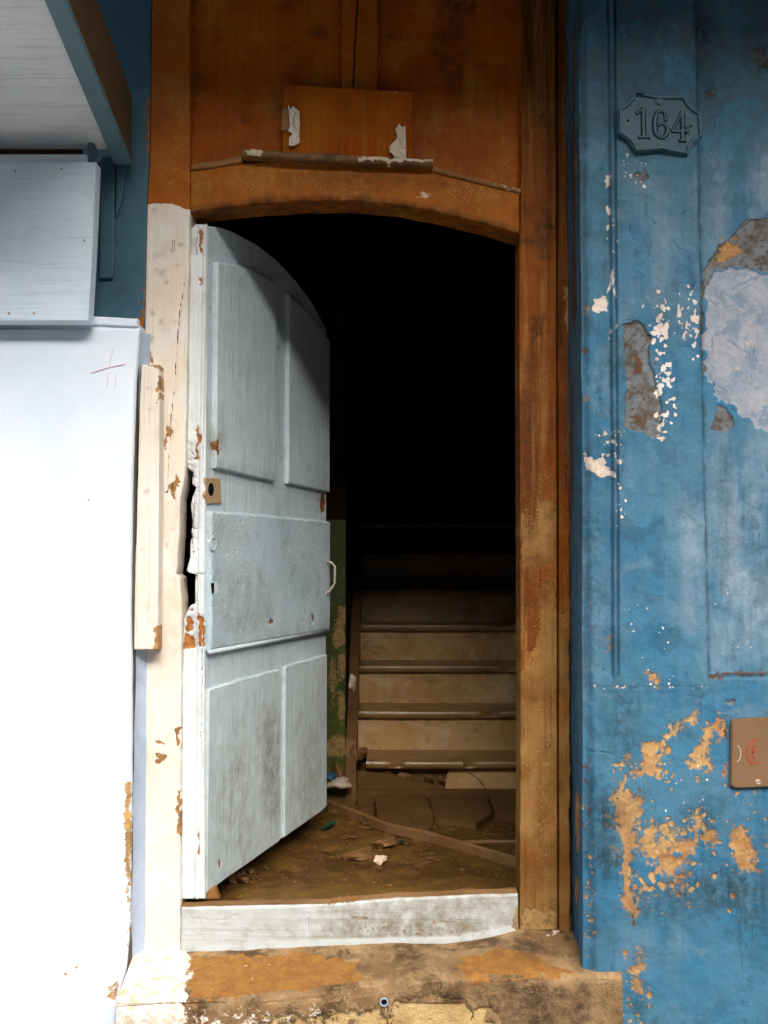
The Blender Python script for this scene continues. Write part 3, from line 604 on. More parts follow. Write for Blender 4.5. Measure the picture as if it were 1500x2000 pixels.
# ------------------------------------------------------------------ door leaf, swung inwards
h0 = P(400, 1100, .03); h1 = P(637, 1100, .93)
fd = Fr((h0[0], h0[1], 0), (h1[0]-h0[0], h1[1]-h0[1], 0))
dw = fd.px(637, 1100)[0]
door = thing('door', (h0[0], h0[1], .43), 'pale blue panelled door with arched top, open inwards, paint cracked and dirty', 'door')
DT = edge(fd, [(405, 441), (430, 444), (455, 453), (500, 477), (540, 508), (575, 545), (610, 592), (640, 648)], 'u')
DB = edge(fd, [(399, 1745), (430, 1722), (500, 1673), (560, 1630), (620, 1588), (636, 1572)], 'u')
def door_dirt(U, V):
    n = fbm(U*5, V*5, 63, 5)
    return np.clip(.35*sstep(-V, -fd.px(420, 1300)[1], -fd.px(420, 1730)[1])*n*1.6+.6*mask(fd, U, V, [el(520, 1480, 20, 110), el(415, 870, 14, 60), el(625, 960, 20, 30), (.8, el(600, 1500, 20, 90)), (.7, el(450, 1560, 30, 130))], .05), 0, 1)
DSEAM = [[(406, 914), (531, 942)], [(554, 945), (640, 964)], [(531, 551), (531, 940)], [(405, 512), (440, 514), (480, 522), (530, 549)], [(555, 571), (590, 602), (620, 637), (640, 668)], [(398, 1274), (520, 1255), (640, 1233)], [(398, 995), (500, 1002), (640, 1016)], [(545, 1306), (545, 1640)], [(398, 1345), (470, 1323), (545, 1304)], [(550, 1300), (640, 1274)], [(399, 935), (640, 975)], [(524, 1320), (524, 1660)]]
def stile(name, u0, u1, lo, hi, d, mat, attrs=None, trans=False, **k):
    return slab(name, fd, u0, u1, lo, hi, mat, door, .006, k.pop('thick', .032), lambda U, V, at: d+.001*(fbm(U*30, V*3, 61)-.5)-.004*at.get('peel', 0)-.003*at.get('crack', 0), attrs or {'dirt_shade': door_dirt}, k.pop('r', .002), trans)
DCH = [el(random.uniform(405, 632), random.uniform(480, 1640), random.uniform(1, 3), random.uniform(1.5, 5), 7, .4) for _ in range(60)]
stile('leaf', .0, dw, DB, DT, 0, m_door, {'dirt_shade': lambda U, V: np.maximum(door_dirt(U, V), .9*mask(fd, U, V, DCH, .004, .002)+mask(fd, U, V, [el(543, 680, 5, 5), el(490, 500, 4, 4), el(620, 975, 4, 4)], .006)),
      'crack': lambda U, V: np.maximum(.62*lines(fd, U, V, DSEAM, .0016, .003, .002), lines(fd, U, V, [[(632, 965), (628, 985), (633, 1005)], [(622, 975), (636, 980)]], .002, .003)),
      'peel': lambda U, V: mask(fd, U, V, [el(631, 985, 5, 22), (.8, el(415, 868, 3, 8)), [(399, 1205), (406, 1205), (406, 1262), (399, 1262)]], .006)}, True)
def dpanel(name, lft, rgt, top, bot, d, mat, r=.006, attrs=None, seed=1, amp=.0015, step=.006):
    # outline given by left and right x and the top/bottom polylines in the picture's own door plane
    ul = fd.px(lft, 1090)[0]; ur = fd.px(rgt, 1090)[0]
    T = edge(fd, top, 'u'); B = edge(fd, bot, 'u')
    return slab(name, fd, ul, ur, wob(B, .001, 30, seed+70), wob(T, .001, 30, seed+80), mat, door, step, .004,
                lambda U, V, at: d+amp*(fbm(U*14, V*7, seed+60, 5)-.5)-.004*at.get('peel', 0)-.003*at.get('crack', 0), attrs or {'dirt_shade': door_dirt}, r, True)
dpanel('panel', 412, 530, [(408, 512), (440, 515), (480, 524), (530, 551)], [(408, 913), (530, 941)], .016, m_door, seed=1,
       attrs={'dirt_shade': lambda U, V: np.maximum(door_dirt(U, V), .7*mask(fd, U, V, [[(410, 900), (530, 926), (530, 941), (408, 915)], el(417, 850, 10, 40)], .02)),
              'crack': lambda U, V: lines(fd, U, V, [[(446, 570), (445, 603)], [(477, 626), (479, 637)], [(474, 545), (475, 548)], [(453, 610), (452, 615)]], .0006, .002),
              'peel': lambda U, V: mask(fd, U, V, [[(414, 860), (420, 862), (419, 890), (414, 880)]], .005)})
dpanel('panel', 555, 637, [(555, 573), (590, 605), (620, 640), (640, 672)], [(555, 944), (640, 962)], .016, m_door, seed=2)
dpanel('panel', 402, 637.5, [(400, 998), (500, 1005), (640, 1019)], [(400, 1271), (520, 1250), (640, 1229)], .019, m_doorc, .010, seed=3, amp=.004, step=.005,
       attrs={'dirt_shade': lambda U, V: np.clip(door_dirt(U, V)+.5*mask(fd, U, V, [[(400, 1255), (640, 1218), (640, 1232), (400, 1272)], el(470, 1180, 60, 60), el(420, 1030, 25, 25)], .04), 0, 1),
              'peel': lambda U, V: mask(fd, U, V, [el(521, 1215, 4, 5), el(603, 1205, 2, 8)], .012)})
dpanel('panel', 398, 545, [(398, 1347), (460, 1326), (545, 1307)], [(398, 1800), (545, 1643)], .008, m_door, .004, seed=4) if False else None
DBo = lambda k: (lambda t: DB(t)+k)
for i, (l, r_, tp) in enumerate(((403, 543, [(398, 1348), (470, 1325), (545, 1306)]), (552, 634, [(550, 1302), (640, 1276)]))):
    T = edge(fd, tp, 'u'); ul, ur = fd.px(l, 1090)[0], fd.px(r_, 1090)[0]
    slab('panel', fd, ul, ur, DBo(.004), wob(T, .0015, 30, 90+i), m_door, door, .006, .004, lambda U, V, at: .013+.003*(fbm(U*12, V*6, 93, 5)-.5)-.004*at['peel'],
         {'dirt_shade': lambda U, V: np.clip(.15+door_dirt(U, V)+.5*mask(fd, U, V, [el(530, 1500, 12, 90)], .04), 0, 1), 'peel': lambda U, V: mask(fd, U, V, [el(421, 1690, 2, 8)], .005)}, .005, True)
# bullnose of the middle rail (lower lip of the cracked panel)
b = bmesh.new(); q = fd.poly([(401, 1273), (520, 1252), (637, 1231)]); tube(b, [fd.w(u, v, .012) for u, v in q], .008, 8); bm_obj('rail_moulding', b, m_door, door, True)
# lock plate, keyhole, handle
fk = fd.off(.003)
lp = prism('lock_plate', fk, fk.poly([(400, 934), (429, 934), (431, 983), (404, 984), (398, 966), (402, 955)]), -.004, .0035, m_rust, door, .001)
kf = fk.off(.0037); q = [kf.px(412+5.5*math.cos(t*.524), 956+13*math.sin(t*.524)) for t in range(12)]; prism('keyhole', kf, q, -.002, .0006, m_black, lp, 0)
fk2 = fd.off(.0195); q = [fk2.px(416+6*math.cos(t*.524), 1062+13*math.sin(t*.524)) for t in range(12)]
b = bmesh.new(); stroke(b, fk2, q+[q[0]], .005, .003); bm_obj('keyhole_cover', b, m_doorc, door)
prism('latch_hole', fk2, fk2.poly([(414, 1138), (424, 1136), (425, 1158), (416, 1161)]), -.004, .0008, m_dooredge, door, 0)
fk3 = fk2.off(.0012); prism('latch_hole', fk3, fk3.poly([(414, 1139), (418, 1138), (418, 1157), (415, 1160)]), -.004, .0008, m_black, door, 0)
hp = [fd.px(*p) for p in ((630, 1097), (637, 1106), (634, 1141), (618, 1160))]
b = bmesh.new(); off = [.019, .05, .05, .019]; hs = [fd.w(u, v, 0) for u, v in hp]
hd = [fd.w(dw-.035, hp[0][1], .018), fd.w(dw-.034, hp[0][1]-.002, .035), fd.w(dw-.034, hp[1][1], .052), fd.w(dw-.035, hp[2][1]+.006, .052), fd.w(dw-.037, hp[2][1]-.006, .045), fd.w(dw-.040, hp[3][1]+.008, .030), fd.w(dw-.042, hp[3][1], .018)]
tube(b, hd, .0045, 8); hnd = bm_obj('handle', b, m_steel, door, True)
for p in (hd[0], hd[-1]):
    b = bmesh.new(); tube(b, [Vector(p), Vector(p)+Vector(fd.N)*.005], .009, 10); bm_obj('handle_foot', b, m_steel, hnd)
# thick edge of the leaf with its mouldings, partly rotted away
fe = wall(.022)
EL_ = wob(edge(fe, [(383, 436), (372, 448), (369, 600), (367, 760), (364, 890), (366, 915), (376, 922), (374, 945), (382, 952), (372, 985), (376, 1020), (372, 1060), (371, 1090), (364, 1112), (366, 1119), (383, 1121), (381, 1150), (383, 1178), (372, 1182), (362, 1200), (358, 1210), (356, 1300), (354, 1500), (354, 1757)]), .0028, 60, 101)
ER = edge(fe, [(404, 436), (403, 700), (400, 1000), (399, 1300), (400, 1757)])
uE = lambda V: np.interp(V, [vz(400, y, fe) for y in (1757, 1300, 1000, 700, 436)], [fe.px(x, 1000)[0] for x in (399, 398, 399, 402, 404)])
def edisp(U, V, at):
    d = uE(V)-U
    return -.007*np.exp(-((d-.020)/.0022)**2)+.004*np.exp(-((d-.013)/.004)**2)-.006*np.exp(-((d-.004)/.0018)**2)-.006*at['peel']-.006*at['crack']+.003*(fbm(U*40, V*8, 104)-.5)
slab('edge_moulding', fe, vz(380, 1757, fe), vz(390, 437, fe), EL_, ER, m_dooredge, door, .0035, .035, edisp,
     {'peel': lambda U, V: mask(fe, U, V, [[(386, 818), (388, 845), (394, 850), (392, 868), (388, 858), (385, 900), (381, 895), (384, 855)], [(364, 1205), (378, 1210), (379, 1230), (366, 1235), (362, 1225)], [(360, 1240), (378, 1240), (380, 1266), (358, 1268)], [(387, 1195), (400, 1208), (402, 1262), (388, 1262)],
                                           [(388, 448), (394, 455), (394, 500), (389, 490)], el(390, 545, 2, 10), el(374, 1190, 5, 4), (.6, el(390, 1650, 6, 30))], .005),
      'crack': lambda U, V: lines(fe, U, V, [[(364, 905), (384, 912)], [(370, 880), (380, 890)], [(378, 930), (388, 935), (384, 950)], [(372, 1000), (380, 1005)], [(370, 1075), (383, 1077)], [(382, 955), (390, 960)], [(383, 1121), (402, 1122)], [(366, 895), (376, 899), (386, 895)], [(374, 1030), (384, 1034)], [(372, 1050), (386, 1052)], [(378, 905), (378, 960), (377, 1080)], [(364, 860), (374, 870)], [(385, 440), (384, 495), (376, 497)], [(394, 1240), (392, 1500)]], .0012, .0025, .003),
      'dirt_shade': lambda U, V: np.clip(.6*mask(fe, U, V, [el(372, 470, 10, 30), el(375, 900, 14, 40), el(375, 1000, 12, 70), el(380, 1240, 20, 40)], .02), 0, 1)}, .006)
ws = thing('wood_scrap', P(412, 1745, .05), 'small splintered wood wedge under the open door', 'wood scrap')
fw_ = wall(.045); prism('wedge', fw_, fw_.poly([(402, 1738), (420, 1735), (427, 1756), (403, 1757)]), -.03, 0, m_trim, ws, .002)

# ------------------------------------------------------------------ right wall
YW = -.19; fb_ = wall(YW)
bw = thing('plaster_wall', (.95, YW, 0), 'blue plaster wall with peeling paint and bare patches beside the doorway', 'wall')
uu = lambda px, py=1000: fb_.px(px, py)[0]
vv = lambda py: fb_.px(1250, py)[1]
xr1 = lambda V: np.interp(V, [vv(1325), vv(700), vv(0)], [uu(1385, 1325), uu(1371, 700), uu(1358, 0)])
xg = lambda V: np.interp(V, [vv(2000), vv(1100), vv(0)], [uu(1205, 2000), uu(1203, 1100), uu(1196, 0)])
zplinth = vv(1327)
GR = [(1.0, [(1218, 632), (1245, 627), (1265, 642), (1270, 665), (1264, 690), (1275, 722), (1285, 762), (1293, 800), (1290, 845), (1276, 856), (1250, 843), (1225, 836), (1221, 830), (1224, 760), (1219, 680)])]
MO = [[(1373, 560), (1381, 528), (1392, 505), (1410, 480), (1440, 450), (1470, 423), (1500, 418), (1600, 400), (1600, 530), (1500, 522), (1440, 515), (1404, 524), (1390, 552)], [(1372, 690), (1385, 715), (1378, 745), (1368, 735)], [(1410, 790), (1432, 800), (1442, 830), (1430, 842), (1395, 838)], [(1372, 540), (1381, 560), (1376, 600), (1380, 650), (1374, 690), (1369, 640)],
      [(1240, 345), (1262, 330), (1268, 350), (1252, 362)], (.62, el(1377, 52, 9, 11)), (.6, el(1396, 172, 9, 9)), (.6, el(1350, 560, 5, 9)), (.9, el(1424, 1371, 8, 6)), (.55, el(1490, 100, 20, 22))]
LA = [[(1382, 560), (1398, 525), (1440, 516), (1500, 524), (1640, 530), (1640, 900), (1500, 838), (1480, 832), (1455, 812), (1430, 786), (1400, 756), (1383, 722), (1376, 680), (1381, 640), (1386, 590)]]
OC = [[(1405, 492), (1424, 458), (1450, 465), (1453, 485), (1430, 500), (1406, 512)], [(1261, 1310), (1275, 1312), (1288, 1330), (1281, 1339), (1268, 1328)],
      (.8, [(1300, 1408), (1332, 1415), (1362, 1384), (1371, 1392), (1362, 1412), (1330, 1425), (1318, 1447), (1298, 1442)]), (.8, [(1250, 1455), (1285, 1440), (1302, 1462), (1290, 1482), (1296, 1510), (1285, 1516), (1245, 1521), (1232, 1508), (1255, 1490)]),
      [(1384, 1412), (1395, 1430), (1380, 1460), (1386, 1480), (1373, 1507), (1360, 1500), (1350, 1488), (1338, 1480), (1365, 1465), (1375, 1432)], [(1404, 1408), (1416, 1394), (1421, 1440), (1406, 1444), (1394, 1424)], el(1387, 1495, 9, 9), el(1362, 1524, 7, 6),
      [(1216, 1500), (1225, 1540), (1240, 1556), (1252, 1560), (1256, 1590), (1242, 1605), (1239, 1660), (1236, 1740), (1246, 1768), (1254, 1722), (1259, 1735), (1251, 1790), (1240, 1802), (1225, 1775), (1214, 1760), (1215, 1650), (1205, 1600), (1200, 1552), (1215, 1535)],
      (.78, el(1268, 1650, 24, 26)), (.85, el(1305, 1688, 26, 20)), (.85, el(1342, 1655, 20, 25)), (.75, el(1300, 1620, 18, 16)), (.82, el(1362, 1604, 15, 24)), (.82, el(1386, 1630, 17, 22)), (.6, el(1285, 1640, 50, 40)), (.58, el(1330, 1720, 20, 30)),
      [(1432, 1610), (1446, 1622), (1460, 1618), (1470, 1660), (1479, 1702), (1440, 1706), (1436, 1670), (1428, 1645)], (.75, [(1132, 1560), (1137, 1580), (1135, 1670), (1129, 1660)]), (.7, el(1151, 1755, 6, 25)), (.62, el(1152, 1840, 6, 30)), (.6, el(1245, 1900, 18, 50)), (.7, el(1196, 1610, 8, 20)), (.6, el(1200, 1670, 8, 14)),
      (.62, el(1192, 1255, 7, 22)), (.7, el(1150, 770, 4, 14)), (.6, el(1175, 800, 5, 12)), (.58, el(1225, 1480, 8, 20)), (.58, el(1420, 1500, 10, 12)), (.55, el(1500, 1650, 12, 20)), (.85, el(1147, 608, 5, 13))]
WH = [[(1164, 582), (1185, 579), (1188, 605), (1160, 608)], [(1141, 874), (1150, 895), (1165, 898), (1178, 892), (1186, 905), (1200, 920), (1206, 934), (1190, 930), (1165, 929), (1150, 918), (1143, 900)], el(1195, 548, 3, 16), el(1203, 573, 4, 10), el(1192, 653, 2, 10), (.85, el(1188, 352, 5, 20)),
      (.62, [(1285, 555), (1300, 590), (1305, 630), (1300, 645), (1275, 640), (1280, 600)]), (.66, [(1270, 632), (1310, 640), (1318, 648), (1300, 656), (1272, 645)]), (.66, [(1322, 575), (1333, 580), (1332, 640), (1326, 640)]), (.64, [(1350, 560), (1362, 590), (1362, 690), (1350, 700), (1340, 650)]), (.85, [(1332, 640), (1342, 645), (1342, 665), (1334, 660)]),
      (.66, [(1270, 660), (1300, 650), (1290, 690), (1275, 700)]), (.72, [(1285, 720), (1305, 715), (1312, 740), (1300, 790), (1297, 850), (1285, 858), (1282, 800), (1292, 770)]), (.72, [(1300, 730), (1325, 715), (1345, 690), (1350, 696), (1322, 735), (1310, 760)]), (.6, [(1300, 790), (1320, 780), (1318, 830), (1300, 845)]), (.9, el(1287, 855, 12, 4)),
      (.57, [(1160, 850), (1212, 845), (1212, 900), (1180, 890)]), (.75, el(1218, 318, 5, 12)), (.65, [(1215, 340), (1225, 350), (1240, 362), (1258, 345), (1262, 350), (1240, 368), (1218, 355)]), (.62, [(1225, 302), (1262, 300), (1262, 310), (1225, 314)]), (.75, el(1257, 598, 4, 5)), (.6, el(1200, 500, 4, 30)), (.55, el(1210, 970, 14, 50)),
      (.62, [(1225, 1225), (1260, 1200), (1300, 1250), (1320, 1290), (1290, 1260)]), (.6, [(1220, 1290), (1280, 1320), (1240, 1340), (1215, 1330)]), (.72, [(1290, 1338), (1325, 1336), (1325, 1343), (1290, 1343)]), (.6, [(1150, 1330), (1380, 1336), (1380, 1342), (1150, 1342)]), (.62, el(1370, 1885, 14, 10)), (.55, [(1290, 1500), (1370, 1600), (1330, 1600), (1290, 1560)])]
CR = [[(1214, 628), (1245, 626), (1266, 640), (1270, 662), (1264, 690), (1277, 725), (1290, 790), (1294, 835)], [(1374, 545), (1371, 580), (1378, 620), (1374, 660), (1379, 690)], [(1380, 530), (1395, 505), (1415, 478), (1445, 448), (1475, 425)], [(1150, 1470), (1190, 1471), (1220, 1484), (1232, 1508)], [(1145, 1340), (1250, 1343), (1380, 1340)], [(1125, 650), (1140, 680), (1156, 698)], [(1421, 786), (1437, 815), (1443, 828)], [(1424, 838), (1395, 840)],
      [(1370, 1340), (1372, 1700)], [(1490, 1540), (1492, 1570)], [(1465, 510), (1490, 512), (1500, 530)], [(1240, 870), (1235, 850), (1222, 838)], [(1215, 890), (1218, 940), (1212, 960)], [(1450, 1640), (1470, 1690)], [(1443, 1800), (1450, 1910)], [(1160, 698), (1165, 760), (1175, 780)], [(1395, 585), (1420, 600), (1445, 590)], [(1378, 640), (1395, 650), (1400, 690)], [(1478, 716), (1472, 760)], [(1400, 740), (1425, 760), (1440, 800)], [(1490, 640), (1478, 690)], [(1383, 720), (1410, 760), (1440, 795), (1470, 825)], [(1240, 380), (1262, 385), (1262, 420), (1285, 440)], [(1225, 435), (1240, 470), (1265, 480)], [(1310, 470), (1345, 500), (1350, 540)], [(1330, 415), (1350, 408), (1352, 425)]]
def cutr(U, V): return .006*sstep(mask(fb_, U, V, GR, .006, .004, 7), .35, .65)+.004*sstep(mask(fb_, U, V, MO, .006, .007, 7, 40), .35, .65)+.0025*sstep(mask(fb_, U, V, LA, .006, .012, 7, 26), .35, .65)
def wprof(U, V, at):
    g = xg(V); low = sstep(V, zplinth-.015, zplinth+.03)         # mouldings die out at the plinth
    d = low*(-.007*np.exp(-((U-g+.011)/.0035)**2)+.008*np.exp(-((U-g+.003)/.0050)**2)-.009*np.exp(-((U-g-.006)/.0035)**2))
    d += low*(-.006*sstep(U, uu(1150), uu(1175))*sstep(-U, -uu(1200), -uu(1180)))
    rec = sstep(U, xr1(V)-.002, xr1(V)+.008)*sstep(V, zplinth, zplinth+.018); d += -.030*rec
    ul = fb_.px(1137, 1000)[0]; d += -.010*(1-sstep(U, ul, ul+.03))
    d += .012*(fbm(U*5, V*5, 111, 5)-.5)+.004*(fbm(U*28, V*28, 112, 4)-.5)
    return d-cutr(U, V)-.0025*at['crack']-.0018*sstep(at['ochre'], .45, .65)
def specks(poly, n, r0, r1, e=1.5):
    p = np.array(poly, float); lo, hi = p.min(0), p.max(0); o = []
    while len(o) < n:
        x, y = random.uniform(lo[0], hi[0]), random.uniform(lo[1], hi[1])
        if sdpoly(np.array([x]), np.array([y]), p)[0] > 0:
            r = r0+(r1-r0)*random.random()**2.2; o.append(el(x, y, r, r*random.uniform(.7, e), 7, .35, random.uniform(-.3, .3)))
    return o
WHS = [w for w in WH if not (isinstance(w, tuple) and w[0] < .74)]
SPW = (specks([(1283, 550), (1306, 590), (1310, 640), (1275, 645), (1278, 590)], 26, 1.5, 5)+specks([(1268, 630), (1318, 636), (1318, 660), (1275, 665)], 22, 1.5, 6)+specks([(1320, 570), (1334, 575), (1332, 645), (1324, 645)], 12, 1.5, 4, 3)+specks([(1345, 555), (1364, 590), (1364, 700), (1345, 705), (1338, 650)], 34, 1.5, 5, 2.5)
       +specks([(1270, 650), (1305, 650), (1292, 700), (1276, 705)], 16, 1.5, 6)+specks([(1282, 710), (1312, 712), (1316, 760), (1300, 800), (1298, 855), (1284, 858), (1282, 790)], 44, 1.5, 7)+specks([(1300, 780), (1322, 775), (1320, 835), (1300, 845)], 20, 1, 4)+specks([(1160, 845), (1214, 840), (1214, 905), (1180, 892)], 36, 1, 4)
       +specks([(1185, 300), (1210, 480), (1210, 680), (1190, 690), (1186, 480)], 22, 1, 4, 3.5)+specks([(1200, 935), (1225, 960), (1225, 1020), (1205, 1030)], 16, 1, 3.5, 2)+specks([(1215, 300), (1265, 300), (1262, 365), (1215, 362)], 22, 1.2, 4)+specks([(1148, 1334), (1385, 1334), (1385, 1343), (1148, 1345)], 30, 1, 3, .8)
       +specks([(1220, 1160), (1330, 1220), (1330, 1330), (1215, 1330)], 18, 1, 2.4)+specks([(1290, 1490), (1390, 1490), (1390, 1600), (1300, 1620)], 22, 1, 2.6)+specks([(1390, 1100), (1500, 1100), (1500, 1310), (1400, 1310)], 12, 1, 2))
SPO = (specks([(1190, 1470), (1420, 1380), (1440, 1780), (1200, 1800)], 120, 1.5, 6)+specks([(1128, 1540), (1160, 1560), (1162, 1900), (1135, 1800)], 30, 1.5, 5, 3)+specks([(1200, 1860), (1270, 1850), (1270, 2000), (1210, 2000)], 40, 1.5, 5)+specks([(1240, 1450), (1310, 1440), (1300, 1520), (1235, 1520)], 30, 2, 7)+specks([(1245, 1600), (1370, 1600), (1370, 1740), (1250, 1740)], 60, 2, 8)+specks([(1430, 1500), (1500, 1560), (1500, 1700), (1440, 1640)], 16, 1.5, 4))
SEAM_SHADE = lambda U, V: np.clip(np.maximum.reduce([sstep(V, zplinth-.02, zplinth+.02)*np.maximum(.45*np.exp(-((U-xg(V)+.011)/.0028)**2), .75*np.exp(-((U-xg(V)-.006)/.0028)**2)), np.exp(-((U-xr1(V)-.005)/.009)**2)*sstep(V, zplinth, zplinth+.02), .8*np.exp(-((V-zplinth-.010)/.005)**2)*sstep(U, xr1(V), xr1(V)+.01), .5*np.exp(-((U-uu(1150))/.010)**2)]), 0, 1)  # groove grime that also paints in shading at mouldings and recess edges
SOIL = [(.9, el(1185, 1600, 40, 45)), (.9, el(1180, 1680, 45, 40)), (.8, el(1215, 1410, 22, 60)), (.8, el(1400, 1740, 110, 35)), (.6, el(1290, 1770, 60, 25)), (.7, el(1195, 800, 22, 110)), (.6, el(1210, 690, 12, 80)), (.6, el(1380, 80, 14, 50)), (.6, el(1395, 172, 12, 12)), (.55, el(1490, 100, 24, 40)), (.7, [(1140, 900), (1160, 900), (1156, 1320), (1142, 1320)]), (.5, el(1240, 60, 60, 40)),
        (.6, el(1480, 1800, 40, 60)), (.6, el(1245, 1960, 14, 50)), (.7, el(1372, 1650, 10, 80)), (.5, el(1280, 160, 50, 14)), (.6, el(1300, 590, 14, 40)), (.6, [(1418, 880), (1422, 880), (1424, 1150), (1418, 1150)]), (.6, [(1470, 960), (1474, 970), (1480, 1060), (1475, 1060)])]
ATT = {'ochre': lambda U, V: np.maximum(mask(fb_, U, V, OC, .020, .010), .85*mask(fb_, U, V, SPO, .004, .002)), 'white': lambda U, V: np.maximum(mask(fb_, U, V, WHS, .010, .005), mask(fb_, U, V, SPW, .0035, .002)), 'seam_shade': SEAM_SHADE, 'soil': lambda U, V: mask(fb_, U, V, SOIL, .05, .01), 'mortar': lambda U, V: np.maximum(mask(fb_, U, V, MO, .006, .007, 7, 40), mask(fb_, U, V, GR, .006, .004, 7)), 'lavender': lambda U, V: mask(fb_, U, V, LA, .016, .012, 7, 26),
       'crack': lambda U, V: lines(fb_, U, V, CR, .0006, .0024, .004),
       'rust': lambda U, V: mask(fb_, U, V, [(.75, [(1125, 640), (1140, 665), (1156, 690), (1150, 700), (1135, 680)]), (.65, el(1245, 715, 14, 26)), (.7, el(1260, 778, 9, 9)), (.62, el(1245, 820, 16, 14)), (.7, el(1283, 707, 6, 14)), (.65, el(1202, 912, 9, 4)), (.70, [(1384, 1313), (1640, 1308), (1640, 1323), (1384, 1327)]), (.8, el(1419, 1425, 5, 25)), (.6, el(1250, 1545, 6, 20)), (.6, [(1205, 1550), (1214, 1560), (1216, 1760), (1208, 1640)]), (.85, [(1150, 1480), (1155, 1600), (1148, 1600), (1144, 1490)]), (.6, el(1236, 1800, 10, 20))], .012),
       'pale': lambda U, V: np.clip(np.maximum.reduce([.45*mask(fb_, U, V, [[(1205, 320), (1500, 300), (1500, 620), (1210, 620)]], .08), .9*mask(fb_, U, V, [[(1410, 850), (1640, 840), (1640, 1290), (1395, 1300), (1400, 1100)]], .06), .75*mask(fb_, U, V, [[(1320, 1000), (1400, 990), (1400, 1250), (1330, 1200)], [(1385, 300), (1640, 250), (1640, 440), (1385, 500)]], .06), .5*mask(fb_, U, V, [el(1170, 1200, 30, 120), el(1240, 950, 30, 60)], .05), .35*mask(fb_, U, V, [el(1300, 1850, 120, 60), el(1300, 450, 50, 80)], .06)]), 0, 1),
       'grime': lambda U, V: np.clip(np.maximum.reduce([.45*sstep(V, vv(800), vv(500))+.5*sstep(V, vv(420), vv(60)), .9*mask(fb_, U, V, [el(1195, 1620, 40, 70), (.8, el(1225, 1400, 50, 60)), (.9, el(1380, 1750, 130, 40)), (.8, el(1300, 1780, 90, 30)), (.7, el(1230, 700, 40, 120)), (.75, el(1165, 1000, 14, 100))], .05), .4*mask(fb_, U, V, [[(1137, 700), (1150, 700), (1155, 1900), (1140, 1900)]], .03), .3+0*U]), 0, 1)}
vlo, vmid, vhi = vv(2150), zplinth, vv(-330)
UL = edge(fb_, [(1134, -330), (1136, 0), (1138, 600), (1140, 1905), (1140, 2200)])
slab('corner_moulding', fb_, vmid, vhi, UL, lambda v: float(xg(v))+.011, m_blue, bw, .0028, .06, wprof, ATT, 0)
slab('pilaster', fb_, vmid, vhi, lambda v: float(xg(v))+.011, lambda v: float(xr1(v)), m_blue, bw, .0028, .06, wprof, ATT, 0)
slab('recessed_panel', fb_, vmid, vhi, lambda v: float(xr1(v)), uu(1640), m_blue, bw, .0028, .06, wprof, ATT, 0)
slab('plinth', fb_, vlo, vmid, UL, uu(1640), m_blue, bw, .0028, .06, wprof, ATT, 0)
slab('recessed_panel', fb_, 0, vhi, uu(1640), 3.2, m_blue, bw, .03, .02, lambda U, V, at: -.018+.004*(fbm(U*5, V*5, 111, 5)-.5), {'grime': lambda U, V: .4+0*U, 'pale': lambda U, V: .4+0*U}, 0)
# reveal between wall face and door frame
xf0 = P(1113, 1000, .012)[0]; xf1 = P(1140, 1000, YW)[0]
frv = Fr((xf1, YW+.006, 0), (xf0-xf1, .012+.03-YW, 0)); frv = Fr((xf0, .05, 0), (xf1-xf0, YW+.010-.05, 0))
rl = float(np.hypot(xf1-xf0, YW+.010-.05))
def rv_attr(nm):
    def f(U, V):
        x = frv.o[0]+U*frv.U[0]; y = frv.o[1]+U*frv.U[1]
        if nm == 'grime': return np.clip(.6+.4*sstep(V, vv(900), vv(100)), 0, 1)
        if nm == 'soil': return np.clip(.45+.4*sstep(-U, -.10, -.01)+.3*sstep(V, vv(700), vv(100)), 0, 1)
        if nm == 'rust': return mask(frv, U, V, [(.7, el(1120, 300, 5, 260)), (.7, el(1121, 560, 5, 90)), (.6, el(1118, 900, 3, 200))], .012)
        if nm == 'ochre': return mask(frv, U, V, [(.75, el(1128, 1600, 4, 60)), (.7, el(1127, 1740, 4, 30)), (.6, el(1122, 590, 4, 40)), (.6, el(1124, 320, 4, 30))], .012)
        if nm == 'crack': return lines(frv, U, V, [[(1143, 1470), (1137, 1560), (1136, 1700)], [(1118, 100), (1117, 250), (1120, 420), (1124, 560)]], .001, .0025, .004)
        return 0*U
    return f
slab('reveal', frv, vlo, vhi, 0, rl, m_blue, bw, .005, .02, lambda U, V, at: .006*(fbm(U*14, V*6, 121, 5)-.5)-.003*at['crack'], {k: rv_attr(k) for k in ('grime', 'ochre', 'crack', 'soil', 'rust')}, 0)

# ------------------------------------------------------------------ house number plate 164
fn = wall(YW-.006)
pc = fn.px(1288, 244)
hn = thing('house_number_plate', fn.w(*pc), 'scalloped iron house number plate reading 164, painted blue, on the blue wall', 'number plate')
def arc(a, b, bulge, n=5):
    a, b = np.array(a, float), np.array(b, float); m = b-a; nrm = np.array([-m[1], m[0]])*bulge
    return [tuple(a+m*t+nrm*4*t*(1-t)) for t in np.linspace(0, 1, n, endpoint=False)]
ZN = lambda X, Y: (1180+X/6.818, 160+Y/6.818)
K = [ZN(*p) for p in ((385, 160), (740, 212), (1062, 212), (1282, 432), (1300, 742), (1112, 982), (752, 910), (402, 940), (170, 702), (185, 368))]
bul = [.015, -.015+.03, -.10, 0, -.14, .015, .015, -.14, 0, -.10]
out = []
for i in range(10): out += arc(K[i], K[(i+1) % 10], -bul[i] if i in (0, 1, 5, 6) else bul[i]*-1, 5 if abs(bul[i]) > .05 else 3)
outq = [fn.px(*p) for p in out]; cen = np.array(pc)
def ins(q, k): return [tuple(cen+(np.array(p)-cen)*k) for p in q]
prism('plate', fn, outq[::-1] if sdpoly(np.zeros(1), np.zeros(1), outq)[0] > 99 else outq, -.004, .006, m_plate, hn, .002)
